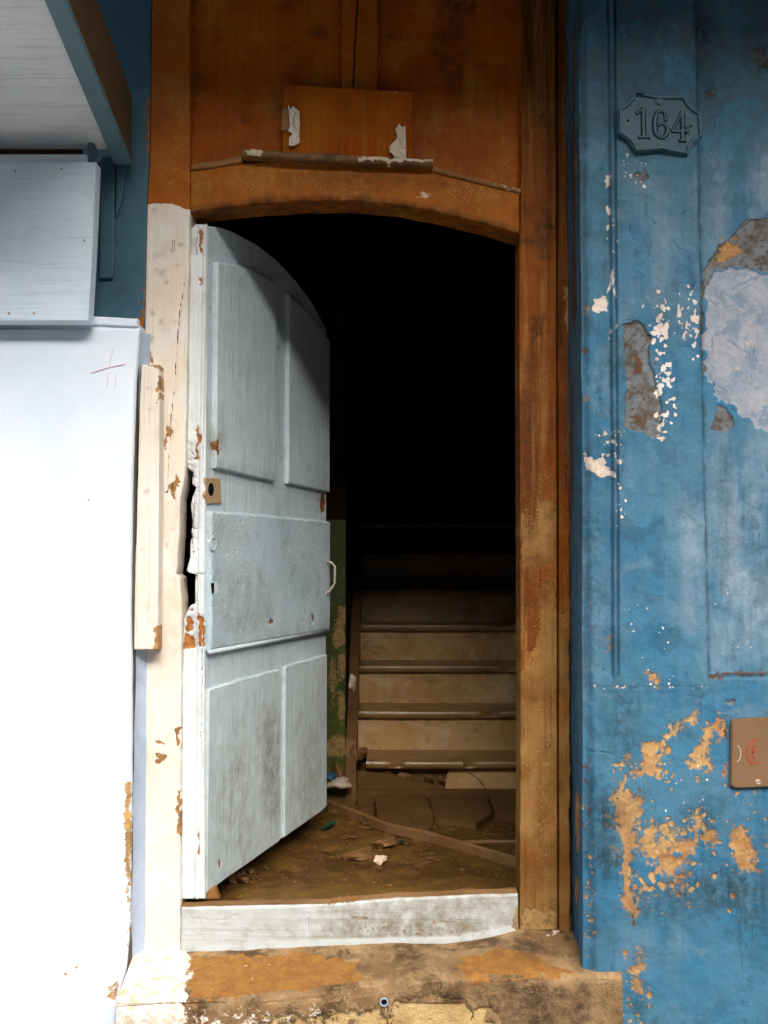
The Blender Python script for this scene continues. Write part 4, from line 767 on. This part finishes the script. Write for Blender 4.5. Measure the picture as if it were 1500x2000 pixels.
b = bmesh.new(); fn2 = fn.off(.006); q = ins(outq, .945); stroke(b, fn2, q+[q[0], q[1]], .0115, .0075, -.001, .45); rim = bm_obj('rim', b, m_plate, hn); b = bmesh.new(); q = ins(outq, .875); stroke(b, fn2, q+[q[0], q[1]], .005, .0008, -.001, .8); bm_obj('rim_outline', b, m_platerust, rim)
for X, Y in ((735, 262), (762, 845)):
    b = bmesh.new(); c = fn2.px(*ZN(X, Y)); prism('rim_lug', fn2, [(c[0]+.011*math.cos(t*.524), c[1]+.011*math.sin(t*.524)) for t in range(12)], -.001, .0042, m_plate, hn, .0015)
def digit(strokes):
    b = bmesh.new()
    for i, (pts, w) in enumerate(strokes):
        stroke(b, fn2, [fn2.px(*ZN(*p)) for p in pts], w, .0052+.0003*i, -.001, .55)
    return bm_obj('digit', b, m_plate, hn)
def digit(strokes):
    b = bmesh.new(); b2 = bmesh.new()
    for i, (pts, w) in enumerate(strokes):
        q = [fn2.px(*ZN(*p)) for p in pts]
        stroke(b, fn2, q, w, .0056+.0003*i, -.001, .5)
        e0 = np.array(q[0])-np.array(q[1]); e0 *= .0022/np.linalg.norm(e0); e1 = np.array(q[-1])-np.array(q[-2]); e1 *= .0022/np.linalg.norm(e1)
        w2 = [x+.006 for x in w] if isinstance(w, list) else w+.006
        stroke(b2, fn2, [np.array(q[0])+e0]+q[1:-1]+[np.array(q[-1])+e1], w2, .0010+.00012*i, -.001, .85)
    o = bm_obj('digit', b, m_plate, hn); bm_obj('digit_outline', b2, m_platerust, o); return o
digit([([(518, 345), (520, 560), (525, 735)], .0125), ([(425, 425), (470, 400), (528, 352)], .007), ([(455, 742), (530, 738), (608, 742)], .007)])
digit([([(835, 505), (812, 512), (820, 470), (795, 405), (745, 385), (700, 415), (675, 500), (670, 600), (685, 690), (735, 745), (790, 742), (838, 690), (842, 620), (800, 562), (745, 560), (695, 600)], [.006, .010, .010, .008, .008, .011, .013, .013, .012, .009, .009, .012, .011, .009, .008, .005])])
digit([([(1040, 392), (1042, 560), (1045, 780)], .012), ([(1035, 395), (970, 540), (905, 655)], .007), ([(900, 660), (1000, 662), (1115, 652)], .008), ([(1000, 786), (1045, 782), (1090, 788)], .007), ([(1108, 610), (1106, 690)], .006)])
for X, Y in ((322, 515), (1155, 590)):
    c = fn2.px(*ZN(X, Y)); prism('rivet_hole', fn2, [(c[0]+.0038*math.cos(t*.785), c[1]+.0038*math.sin(t*.785)) for t in range(8)], -.001, .0006, m_black, hn, 0)

# metal cover plate low on the wall
fc = wall(YW-.012)
cp = thing('cover_plate', fc.w(*fc.px(1490, 1472)), 'tan painted metal cover plate with red stamped marks, screwed low on the blue wall', 'cover plate')
prism('plate', fc, fc.poly([(1429, 1408), (1433, 1405), (1575, 1396), (1579, 1400), (1579, 1530), (1574, 1534), (1437, 1540), (1427, 1534)]), -.014, .001, m_cover, cp, .003)
fc2 = fc.off(.0012)
q = fc2.px(1480, 1527); b = bmesh.new(); ring = [(q[0]+.0075*math.cos(t*.524), q[1]+.0075*math.sin(t*.524)) for t in range(12)]
sc_ = prism('screw', fc2, ring, -.002, .003, m_steel, cp, .001); f3 = fc2.off(.0034)
b = bmesh.new(); stroke(b, f3, [(q[0]-.006, q[1]-.001), (q[0]+.006, q[1]+.001)], .0016, .0004); bm_obj('screw_slot', b, m_black, sc_)
def markstroke(f, pts, w, mat, parent, name):
    b = bmesh.new(); stroke(b, f, [f.px(*p) for p in pts], w, .0005, 0, .9); return bm_obj(name, b, mat, parent)
def arcpx(cx, cy, rx, ry, a0, a1, n=10): return [(cx+rx*math.cos(math.radians(a0+(a1-a0)*i/n)), cy+ry*math.sin(math.radians(a0+(a1-a0)*i/n))) for i in range(n+1)]
markstroke(fc2, arcpx(1482, 1470, 23, 27, 118, 245), .007, m_redpaint, cp, 'red_mark')
markstroke(fc2, arcpx(1484, 1470, 14, 18, 130, 235), .005, m_redpaint, cp, 'red_mark')
markstroke(fc2, [(1468, 1470), (1480, 1466)], .005, m_redpaint, cp, 'red_mark')
markstroke(fc2, [(1470, 1452), (1484, 1440)], .005, m_redpaint, cp, 'red_mark')
markstroke(fc2, [(1472, 1491), (1483, 1489)], .005, m_redpaint, cp, 'red_mark')
markstroke(fc2, arcpx(1438, 1472, 9, 16, -80, 80), .0025, m_steel, cp, 'ring_mark')

# ------------------------------------------------------------------ doorstep
YS = -.215
ds = thing('doorstep', (0, YS, 0), 'worn brown masonry doorstep with ochre paint and pale lime at its left end', 'doorstep')
fs = Fr((0, 0, 0), (1, 0, 0), (0, 1, 0))
xb = [(255, 1852), (352, 1860), (480, 1853), (609, 1848), (772, 1841), (868, 1841), (940, 1832), (1012, 1816), (1050, 1818), (1110, 1826), (1145, 1832)]
xf = [(150, 1962), (240, 1960), (400, 1953), (540, 1950), (700, 1935), (820, 1918), (900, 1910), (1000, 1908), (1145, 1905), (1216, 1908)]
B3 = np.array([P(x, y, .0) for x, y in xb]); F3 = np.array([P(x, y, YS) for x, y in xf])
zb_ = lambda X: np.interp(X, B3[:, 0], B3[:, 2]); zf_ = lambda X: np.interp(X, F3[:, 0], F3[:, 2])
sx0, sx1 = P(226, 1960, YS)[0], P(1216, 1908, YS)[0]
top_z = lambda X, Y: zf_(X)+(zb_(X)-zf_(X))*np.clip((Y-YS)/(-YS), 0, 1.3)
class TopMap:      # lets picture outlines be laid on the sloping tread
    pass
tm = Fr((0, 0, .25), (1, 0, 0), (0, 1, 0))
def tp(pts):
    o = []
    for x, y in pts:
        z = .25
        for _ in range(6):
            p = PZ(x, y, z); z = float(top_z(np.array(p[0]), np.array(p[1])))
        o.append((p[0], p[1]))
    return np.array(o)
class TF:
    def poly(s, pts): return tp(pts)
tf = TF()
T_OC = [(.95, [(365, 1868), (460, 1862), (600, 1860), (690, 1875), (705, 1905), (690, 1918), (560, 1935), (420, 1946), (370, 1945), (358, 1930), (372, 1905), (362, 1885)]), (.95, [(905, 1870), (950, 1855), (1000, 1850), (1040, 1862), (1080, 1885), (1130, 1903), (1000, 1908), (915, 1906), (895, 1890)])]
T_LM = [[(150, 1840), (360, 1850), (372, 1880), (362, 1890), (372, 1905), (358, 1930), (368, 1960), (100, 1990)]]
slab('tread', tm, YS+.004, .03, sx0, sx1, m_step, ds, .005, .02, lambda U, V, at: top_z(U, V)-.25+.012*(fbm(U*9, V*9, 131, 5)-.5)*sstep(V, YS, YS+.02)-.02*np.exp(-((V-YS)/.012)**2)*fbm(U*8, V*0, 133)-.003*at['crack'],
     {'ochre': lambda U, V: mask(tf, U, V, T_OC, .018, .014, 5, 30), 'lime': lambda U, V: np.maximum(mask(tf, U, V, T_LM, .02, .010)-.30*mask(tf, U, V, [el(300, 1885, 30, 14), el(280, 1920, 30, 8)], .02), .26*sstep(-U, .15, .35)), 'yellow': lambda U, V: .35*sstep(-V, .1, .2)*fbm(U*6, V*6, 7),
      'grime': lambda U, V: mask(tf, U, V, [(.9, el(1030, 1850, 60, 18)), (.9, [(1010, 1840), (1100, 1850), (1140, 1895), (1080, 1880)]), (.5, el(800, 1870, 90, 25))], .05),
      'crack': lambda U, V: lines(tf, U, V, [[(990, 1830), (1030, 1845), (1075, 1862), (1110, 1880)], [(640, 1840), (680, 1870), (720, 1885)]], .001, .003, .003)}, 0)
fq = wall(YS)
def sfront(U, V, at): return .010*(fbm(U*7, V*7, 141, 5)-.5)+.004*(fbm(U*26, V*26, 142)-.5)-.016*np.exp(-((zf_(U)-V)/.012)**2)*(.4+fbm(U*9, V*3, 143))-.006*at['crack']-.008*sstep(at['yellow'], .45, .6)+.0*U
slab('riser', fq, sx0, sx1, -.02, lambda t: float(zf_(t))-.001, m_step, ds, .005, .2, sfront,
     {'yellow': lambda U, V: mask(fq, U, V, [[(765, 1965), (800, 1945), (850, 1948), (900, 1955), (950, 1965), (1000, 2100), (750, 2100)], (.6, [(500, 1985), (760, 1960), (760, 2100), (480, 2100)])], .02, .015),
      'lime': lambda U, V: np.maximum(mask(fq, U, V, [[(100, 1940), (360, 1955), (365, 2100), (100, 2100)]], .02, .01), .45*mask(fq, U, V, [[(340, 1950), (560, 1950), (720, 1945), (780, 1940), (740, 1990), (600, 2020), (340, 2100)]], .05)),
      'ochre': lambda U, V: .42*mask(fq, U, V, [el(860, 1935, 70, 20), el(620, 1960, 60, 12)], .03), 'grime': lambda U, V: .9*mask(fq, U, V, [[(780, 1935), (930, 1920), (960, 1960), (900, 1950), (800, 1945)], (.8, [(960, 1930), (1216, 1910), (1216, 2100), (1000, 2100)])], .04),
      'crack': lambda U, V: lines(fq, U, V, [[(928, 1915), (945, 1940), (965, 1970), (985, 2010)], [(910, 1970), (935, 2005)], [(750, 1965), (762, 1985), (765, 2010)]], .0015, .003, .006)}, .004, True)
b = bmesh.new(); c = Vector(fq.w(*fq.px(750, 1956), -.006)); n = 14
for r0, r1, y0, y1 in ((.0085, .012, -.012, -.012), (.012, .012, -.012, .02), (.0085, .0085, -.012, .02)):
    A_ = [b.verts.new(c+Vector((r0*math.cos(k*2*math.pi/n), y0, r0*math.sin(k*2*math.pi/n)))) for k in range(n)]; B_ = [b.verts.new(c+Vector((r1*math.cos(k*2*math.pi/n), y1, r1*math.sin(k*2*math.pi/n)))) for k in range(n)]
    for k in range(n): b.faces.new([A_[k], A_[(k+1) % n], B_[(k+1) % n], B_[k]])
pp = bm_obj('pipe_end', b, m_pipe); tag(pp, 'cut end of small blue grey pipe in the doorstep front', 'pipe')
b = bmesh.new(); tube(b, [c+Vector((0, -.0075, 0)), c+Vector((0, .02, 0))], .0086, 12); bm_obj('bore', b, m_black, pp)

# ------------------------------------------------------------------ left: white pillar, boards, hatch canopy
YP = -.095; fpl = wall(YP)
pw = thing('white_pillar', (-1.1, YP, 0), 'white painted wall pier with rounded worn corner left of the doorway', 'wall')
PR = wob(edge(fpl, [(273, 630), (269, 690), (264, 744), (260, 852), (257, 960), (256, 1068), (254, 1176), (256, 1300), (256, 1500), (253, 1800), (244, 1900), (228, 1970), (215, 2100)]), .0012, 14, 151)
vq = lambda y: fpl.px(200, y)[1]
W_P = [[(244, 1530), (254, 1525), (256, 1700), (250, 1760), (243, 1650)], (.8, [(251, 1750), (258, 1760), (250, 1880), (245, 1850)])]
slab('pier_face', fpl, vq(2150), vq(640), -3.2, lambda v: PR(v), m_white, pw, .006, .02, lambda U, V, at: .004*(fbm(U*4, V*4, 152, 5)-.5)-.003*at['peel'],
     {'peel': lambda U, V: np.maximum(mask(fpl, U, V, W_P, .016, .004, 5, 25), mask(fpl, U, V, [el(150, 1893, 3, 4), el(128, 1905, 4, 5), el(172, 978, 3, 3), (.55, [(200, 1925), (235, 1915), (235, 1960), (205, 1955)])], .005)),
      'alt': lambda U, V: mask(fpl, U, V, [(.40, [(262, 1380), (256, 1380), (252, 1530), (258, 1530)]), (.36, [(225, 1880), (245, 1850), (240, 1930), (215, 1960)])], .008)}, .008)
x0_ = fpl.px(262, 1200)[0]; xf_ = P(283, 1000, 0.0)[0]
cpl = fr.px(281, 1300)[0]
prv = Fr((fpl.px(268, 1000)[0]-.004, YP+.006, 0), (P(287, 1000, .01)[0]-fpl.px(268, 1000)[0], .18, 0))
# reveal follows the leaning corner
b = bmesh.new(); rows = []
vs_ = np.linspace(vq(2150), vq(640), 160); ncol = 14
for v in vs_:
    xa = PR(v)-.001; xb_ = JL(v)+.02; row = []
    for k in range(ncol+1):
        t = k/ncol; x = xa+(xb_-xa)*t**1.15-.012*math.sin(math.pi*min(1, t*1.2)); y = YP+.007+(.012-YP-.007)*t
        row.append(b.verts.new((x+.003*mnoise.noise(Vector((v*6, t*2, 3))), y, v)))
    rows.append(row)
for a, c in zip(rows, rows[1:]):
    for k in range(ncol): b.faces.new([a[k], a[k+1], c[k+1], c[k]])
m_reveal = paint('blue_grey_reveal_paint', (.44, .54, .68), (.36, .46, .60), under=(.5, .38, .26), dirt_shade=(.12, .16, .20), dirtamt=.4, wear=.45)
bm_obj('reveal', b, m_reveal, pw, True)
box('pier_core', -3.2, P(262, 1900, YP)[0]-.02, YP+.021, .05, 0, vq(645), m_facade, pw)
fch = wall(YP-.0022)
for pts in ([(178, 728), (210, 718), (244, 711)], [(222, 682), (216, 700), (214, 716)], [(211, 728), (209, 758)], [(226, 730), (225, 758)]):
    b = bmesh.new(); stroke(b, fch.off(-.0006), fch.poly(pts), .0022, .0026, 0, .9); bm_obj('chalk_mark', b, m_red, pw)
# capping strip on the pier and board above
fcs = wall(YP-.004)
cs_ = strip('capping_strip', fcs, [(60, 614), (173, 617), (268, 622)], [(60, 632), (173, 634), (268, 638)], .0, m_white, pw, seed=31, r=.004, amp=.001)
box('pier_top', -3.2, P(268, 640, YP)[0], YP-.002+.006, .05, vq(643), vq(630), m_white, pw)
fbd = wall(-.165)
hb = thing('shutter_board', fbd.w(*fbd.px(80, 470)), 'pale blue painted board fixed above the white pier', 'board')
slab('board', fbd, fbd.px(100, 627)[1], fbd.px(100, 316)[1], -3.2, edge(fbd, [(187, 318), (184, 400), (178, 520), (172, 629)]), m_board, hb, .006, .05, lambda U, V, at: .002*(fbm(U*5, V*5, 161)-.5)+.010*(U+.9)*0, {'dirt_shade': lambda U, V: .35*mask(fbd, U, V, [[(160, 318), (188, 318), (186, 420), (176, 400)], el(52, 328, 8, 4)], .015)}, .004)
for x, y in ((18, 612), (67, 612), (120, 330), (30, 335), (165, 470)):
    b = bmesh.new(); c = fbd.px(x, y); tube(b, [fbd.w(*c, -.002), fbd.w(*c, .0025)], .0032, 8); bm_obj('nail', b, m_rust, hb)
fb2 = wall(-.148)
slab('back_rail', fb2, fb2.px(100, 322)[1], fb2.px(100, 301)[1], -3.2, fb2.px(168, 310)[0], m_board, hb, .01, .02, None, None, .003)
ft2 = wall(.0)
tw = thing('teal_wall', (-.8, 0, 1.9), 'dark teal painted strip of wall between the pale boards and the door frame', 'wall')
tz0, tz1 = ft2.px(230, 660)[1], ft2.px(230, -330)[1]
TL = edge(ft2, [(190, -330), (190, 255), (176, 262), (176, 700)])
slab('wall_face', ft2, tz0, tz1, -.93, lambda v: JL(v)-.0005, m_teal, tw, .006, .05, lambda U, V, at: .003*(fbm(U*12, V*6, 171, 5)-.5)-.003*at['crack'],
     {'peel': lambda U, V: mask(ft2, U, V, [(.9, [(284, 200), (296, 180), (293, 320), (286, 300)]), (.7, [(278, 560), (288, 540), (284, 640), (272, 636)]), (.7, el(240, 362, 5, 3))], .008),
      'crack': lambda U, V: lines(ft2, U, V, [[(240, 330), (238, 400), (228, 440), (226, 480)], [(200, 350), (212, 345)], [(197, 550), (196, 610)]], .0008, .0025, .004)}, .003)
fts = wall(-.014)
slab('strip', fts, fts.px(210, 543)[1], fts.px(210, 305)[1], fts.px(195, 400)[0], edge(fts, [(224, 300), (223, 520), (219, 543)]), m_teal, tw, .006, .013, None, None, .004)
slab('strip', fts, fts.px(235, 420)[1], fts.px(235, 300)[1], fts.px(226, 400)[0], edge(fts, [(246, 300), (240, 380), (229, 420)]), m_teal, tw, .006, .013, None, None, .003)
q = ft2.poly([(268, 622), (281, 622), (281, 648), (268, 640)]); o = prism('wood_patch', ft2, q, -.02, .012, m_orange, tw, .004)
fst = wall(-.10); q = fst.poly([(171, 262), (184, 262), (184, 330), (170, 330)]); prism('post_stub', fst, q, -.03, 0, m_tealb, tw, .003)
# dark kiosk behind the gap
box('kiosk_wall', -3.2, -.93, .55, .60, 0, 3.6, m_soot, kind='structure')
box('kiosk_wall', -.93, -.90, .06, .60, 0, 3.6, m_soot, kind='structure')
# canopy: sloping soffit of planks with an edge beam
hc = thing('hatch_canopy', (-.75, -.05, 2.65), 'grey white boarded hatch canopy with dark edge beam over the pale boards', 'canopy')
A0 = P(257, 316, -.03); Xb = A0[0]; 
d = ray(132, 0); t = Xb/d[0]; B0 = CAM+d*t                     # far point of the beam's lower edge in the same vertical plane
sl = (B0[2]-A0[2])/(B0[1]-A0[1])
zc = lambda y: A0[2]+(y-A0[1])*sl
ye = -1.25; hb_ = .205
b = bmesh.new(); vsb = []
wB = .052
for x in (Xb-wB, Xb):
    for (y, z) in ((A0[1], zc(A0[1])), (ye, zc(ye)), (ye, zc(ye)+hb_), (A0[1], zc(A0[1])+hb_)): vsb.append(b.verts.new((x, y, z)))
for f in ((0, 1, 2, 3), (7, 6, 5, 4), (0, 4, 5, 1), (1, 5, 6, 2), (2, 6, 7, 3), (3, 7, 4, 0)): b.faces.new([vsb[i] for i in f])
bmesh.ops.bevel(b, geom=list(b.edges), offset=.004, segments=2, affect='EDGES')
beam = bm_obj('edge_beam', b, m_beam, hc)
fbe = Fr((Xb-wB/2, 0, 0), (1, 0, 0), (0, -1, -sl))
b = bmesh.new(); vsb = []
for x in (Xb-wB-.0, Xb+.003):
    for (y, z) in ((A0[1]-.004, zc(A0[1])), (ye-.003, zc(ye)), (ye-.003, zc(ye)-.012), (A0[1]-.004, zc(A0[1])-.012)): vsb.append(b.verts.new((x, y, z)))
for f in ((0, 1, 2, 3), (7, 6, 5, 4), (0, 4, 5, 1), (1, 5, 6, 2), (2, 6, 7, 3), (3, 7, 4, 0)): b.faces.new([vsb[i] for i in f])
bmesh.ops.bevel(b, geom=list(b.edges), offset=.003, segments=2, affect='EDGES')
bm_obj('beam_fillet', b, m_tealb, hc)
fso = Fr((0, A0[1]-.04, zc(A0[1]-.04)+.012), (-1, 0, 0), (0, -1, -sl))        # soffit faces down
if fso.N[2] > 0: fso = Fr(fso.o, (1, 0, 0), (0, -1, -sl))
sgn = fso.U[0]
L_ = float(np.hypot(ye-A0[1], sl*(ye-A0[1])))-.05
ua_, ub_ = sorted((sgn*(-3.2), sgn*(Xb-wB+.002)))
for i in range(4):
    y0, y1 = L_*i/4+(.0008 if i else 0), L_*(i+1)/4-.0008
    slab('plank', fso, y0, y1, ua_, ub_, m_soffit, hc, .012, .03, lambda U, V, at, s=i: .003*(fbm(U*3, V*14, 181+s, 5)-.5)+.0006*s, None, .0012)

# ------------------------------------------------------------------ placard on its ledge
fpk = wall(-.012)
pk = thing('placard', fpk.w(*fpk.px(680, 310)), 'blank brown placard with torn paper scraps, leaning on the ledge over the doorway', 'placard')
q = fpk.poly([(554, 163), (680, 170), (806, 180), (804, 250), (803, 313), (700, 308), (551, 300), (553, 230)])
bq = edge(fpk, [(551, 300), (700, 309), (803, 314)], 'u'); tq = edge(fpk, [(554, 163), (680, 171), (806, 180)], 'u')
slab('board', fpk, fpk.px(553, 230)[0], fpk.px(805, 240)[0], bq, tq, m_placard, pk, .005, .012, lambda U, V, at: .004*np.sin((U-.0)*9)+.002*(fbm(U*8, V*8, 191)-.5),
     {'alt': lambda U, V: .47*mask(fpk, U, V, [el(680, 262, 110, 34)], .05), 'flake': lambda U, V: .42*mask(fpk, U, V, [[(554, 163), (806, 180), (806, 188), (554, 170)], [(551, 163), (556, 163), (554, 300), (550, 300)], [(800, 180), (806, 180), (805, 313), (801, 313)]], .006)}, .003, True)
ZP = lambda X, Y: (500+X/4.167, 130+Y/4.167)
fpp = fpk.off(.0045)
def paper(pts, seed):
    q = fpp.poly([ZP(*p) for p in pts]); b = bmesh.new()
    vs = [b.verts.new((u, v, 0)) for u, v in q]; f = b.faces.new(vs); bmesh.ops.triangulate(b, faces=[f]); 
    for _ in range(3): bmesh.ops.subdivide_edges(b, edges=[e for e in b.edges if e.calc_length() > .007], cuts=1, use_grid_fill=True)
    bmesh.ops.triangulate(b, faces=list(b.faces))
    for v in b.verts:
        u, w = v.co.x, v.co.y; h = .004+.009*abs(mnoise.noise(Vector((u*60, w*60, seed))))
        v.co = fpp.w(u, w, h)
    o = bm_obj('paper_scrap', b, m_paper, pk); return o
paper([(262, 312), (285, 355), (300, 330), (318, 345), (355, 370), (358, 480), (352, 560), (358, 625), (310, 650), (270, 655), (270, 590), (300, 550), (262, 530), (275, 500), (272, 400)], 1)
paper([(1165, 468), (1185, 500), (1215, 490), (1220, 600), (1222, 760), (1140, 755), (1090, 700), (1085, 660), (1100, 640), (1140, 600), (1150, 570), (1135, 520)], 2)
b = bmesh.new(); f9 = fpp.off(.012); stroke(b, f9, [f9.px(*ZP(*p)) for p in arcpx(345, 440, 42, 75, 245, 110)], .0016, .001)
bm_obj('pen_arc', b, m_black, pk)
q = fpp.poly([ZP(*p) for p in ((215, 350), (262, 340), (268, 515), (205, 520))]); prism('dark_paper', fpp, q, -.001, .002, m_trim, pk, .001)

# ------------------------------------------------------------------ things on the hall floor
fz = lambda p: FZ+float(fdisp(np.array([p[0]]), np.array([p[1]]), None)[0])
def onf(x, y, dz=0): p = PZ(x, y, FZ); return (p[0], p[1], fz(p)+dz)
pts = [onf(x, y, .012) for x, y in ((632, 1578), (700, 1602), (760, 1628), (840, 1648), (930, 1672), (1012, 1697))]
b = bmesh.new(); tv = []
for i, p in enumerate(pts):
    p = Vector(p); t = (Vector(pts[min(i+1, 5)])-Vector(pts[max(i-1, 0)])).normalized(); n = Vector((-t.y, t.x, 0)).normalized()
    w_, hh = .013, .024
    tv.append([b.verts.new(p+n*w_*a+Vector((0, 0, h))) for a, h in ((-1, -.012), (-1, hh*.8), (.1, hh), (1, hh*.7), (1, -.012))])
for a, c in zip(tv, tv[1:]):
    for k in range(5): b.faces.new([a[k], a[(k+1) % 5], c[(k+1) % 5], c[k]])
b.faces.new(tv[0]); b.faces.new(tv[-1][::-1])
tag(bm_obj('wood_lath', b, m_lath), 'long thin wooden lath lying slantwise across the earth floor', 'lath')
pts = [onf(x, y, .01) for x, y in ((905, 1655), (960, 1650), (1020, 1652))]
b = bmesh.new(); tube(b, pts, .010, 6); tag(bm_obj('wood_lath', b, m_lath), 'short dark stick lying behind the long lath near the right jamb', 'lath')
rock('rubble_stone', onf(741, 1683, .012), .026, m_chunk, 'pale pinkish rubble chunk lying in the middle of the earth floor', 'stone', (1, .8, .75), 4)
rock('rubble_stone', onf(752, 1655, .01), .05, m_rubble, 'large brown lump on the earth floor behind the pale chunk', 'stone', (1, .8, .45), 6)
rock('rubble_stone', onf(705, 1668, .0), .06, m_rubble, 'brown mound of rubble left of the pale chunk', 'stone', (1.1, .8, .35), 8)
b = bmesh.new(); q = [onf(779, 1650, .012), onf(793, 1648, .018), onf(789, 1655, .014), onf(780, 1656, .01)]; f = b.faces.new([b.verts.new(p) for p in q]); bmesh.ops.solidify(b, geom=[f], thickness=.003)
tag(bm_obj('glass_shard', b, m_glass), 'green shard lying beside the long lath', 'shard')
b = bmesh.new(); q = [onf(628, 1622, .012), onf(652, 1612, .025), onf(655, 1618, .016), onf(632, 1628, .01)]; f = b.faces.new([b.verts.new(p) for p in q]); bmesh.ops.solidify(b, geom=[f], thickness=.003)
tag(bm_obj('glass_shard', b, m_glass), 'green wrapper piece below the free edge of the door', 'shard')
pb = [bpy.data.objects.new('x', None)]; bpy.data.objects.remove(pb[0])
base = None; dbm = bmesh.new(); rnd = random.Random(3)
for i in range(420):
    x = rnd.uniform(430, 1010); y = rnd.uniform(1600, 1738)
    p = onf(x, y, .001); r = rnd.choice([.002, .003, .003, .004, .006])
    m = Matrix.Translation(p) @ Matrix.Rotation(rnd.uniform(0, 6), 4, 'Z') @ Matrix.Diagonal((r*rnd.uniform(.8, 2), r, r*.7, 1))
    bmesh.ops.create_icosphere(dbm, subdivisions=1, radius=1, matrix=m)
for i in range(110):
    x = rnd.uniform(640, 1010); y = rnd.choice([rnd.uniform(1568, 1625), rnd.uniform(1600, 1700)])
    p = onf(x, y, .006); L1 = rnd.choice([.006, .01, .014, .03]); 
    m = Matrix.Translation(p) @ Matrix.Rotation(rnd.uniform(0, 6), 4, 'Z') @ Matrix.Rotation(rnd.uniform(-.4, .4), 4, 'X') @ Matrix.Diagonal((L1*rnd.uniform(1, 2.2), L1*rnd.uniform(.5, 1), .006, 1))
    bmesh.ops.create_cube(dbm, size=1, matrix=m)
tag(bm_obj('grit', dbm, m_rubble), kind='stuff')
for i, (x, y, r) in enumerate(((450, 1722, .02), (462, 1716, .016), (478, 1724, .014), (470, 1708, .018), (490, 1700, .015))):
    rock('rubble_stone', onf(x, y, .008), r, m_rubble, 'small dark rubble stones heaped in the shade under the door', 'stone', (1, 1, .8), 20+i, group='rubble stones under the door')
for i in range(7):
    x, y = 1068+random.uniform(0, 22), 1818+random.uniform(0, 12)
    p = tp([(x, y)])[0]; z = float(top_z(np.array(p[0]), np.array(p[1])))
    rock('plaster_crumb', (p[0], p[1], z+.003), random.uniform(.003, .008), m_chunk, 'white plaster crumb at the foot of the right jamb', 'crumb', (1.2, 1, .8), 30+i, group='plaster crumbs by the right jamb', sub=1)
# bag and cloth at the foot of the stairs, plaster chunk on the skirting
pc_ = P(655, 1530, 1.34)
def cloth(name, cx, cy, rx, ry, Y, mat, label, cat, seed):
    b = bmesh.new(); bmesh.ops.create_icosphere(b, subdivisions=3, radius=1); c = P(cx, cy, Y); s = (Y+D)/FPX
    for v in b.verts:
        k = 1+.35*mnoise.noise(v.co*2+Vector((seed, 0, 0)))+.12*math.sin(v.co.x*9+v.co.z*3+seed)
        v.co = Vector((v.co.x*k*rx*s, v.co.y*k*.045, max(v.co.z*k*ry*s, -ry*s*.8)))+Vector(c)
    return tag(bm_obj(name, b, mat, None, True), label, cat)
cloth('cloth_rag', 660, 1530, 26, 11, 1.33, m_bagw, 'crumpled dirty white rag at the foot of the stairs', 'rag', 2)
cloth('plastic_bag', 645, 1516, 12, 7, 1.335, m_bagb, 'small crumpled blue plastic bag on the dirty rag', 'bag', 5)
c = P(688, 1334, 1.40)
rock('plaster_chunk', c, .035, m_chunk, 'pale torn plaster chunk stuck beside the stone steps', 'plaster chunk', (.8, .5, 1.1), 12)
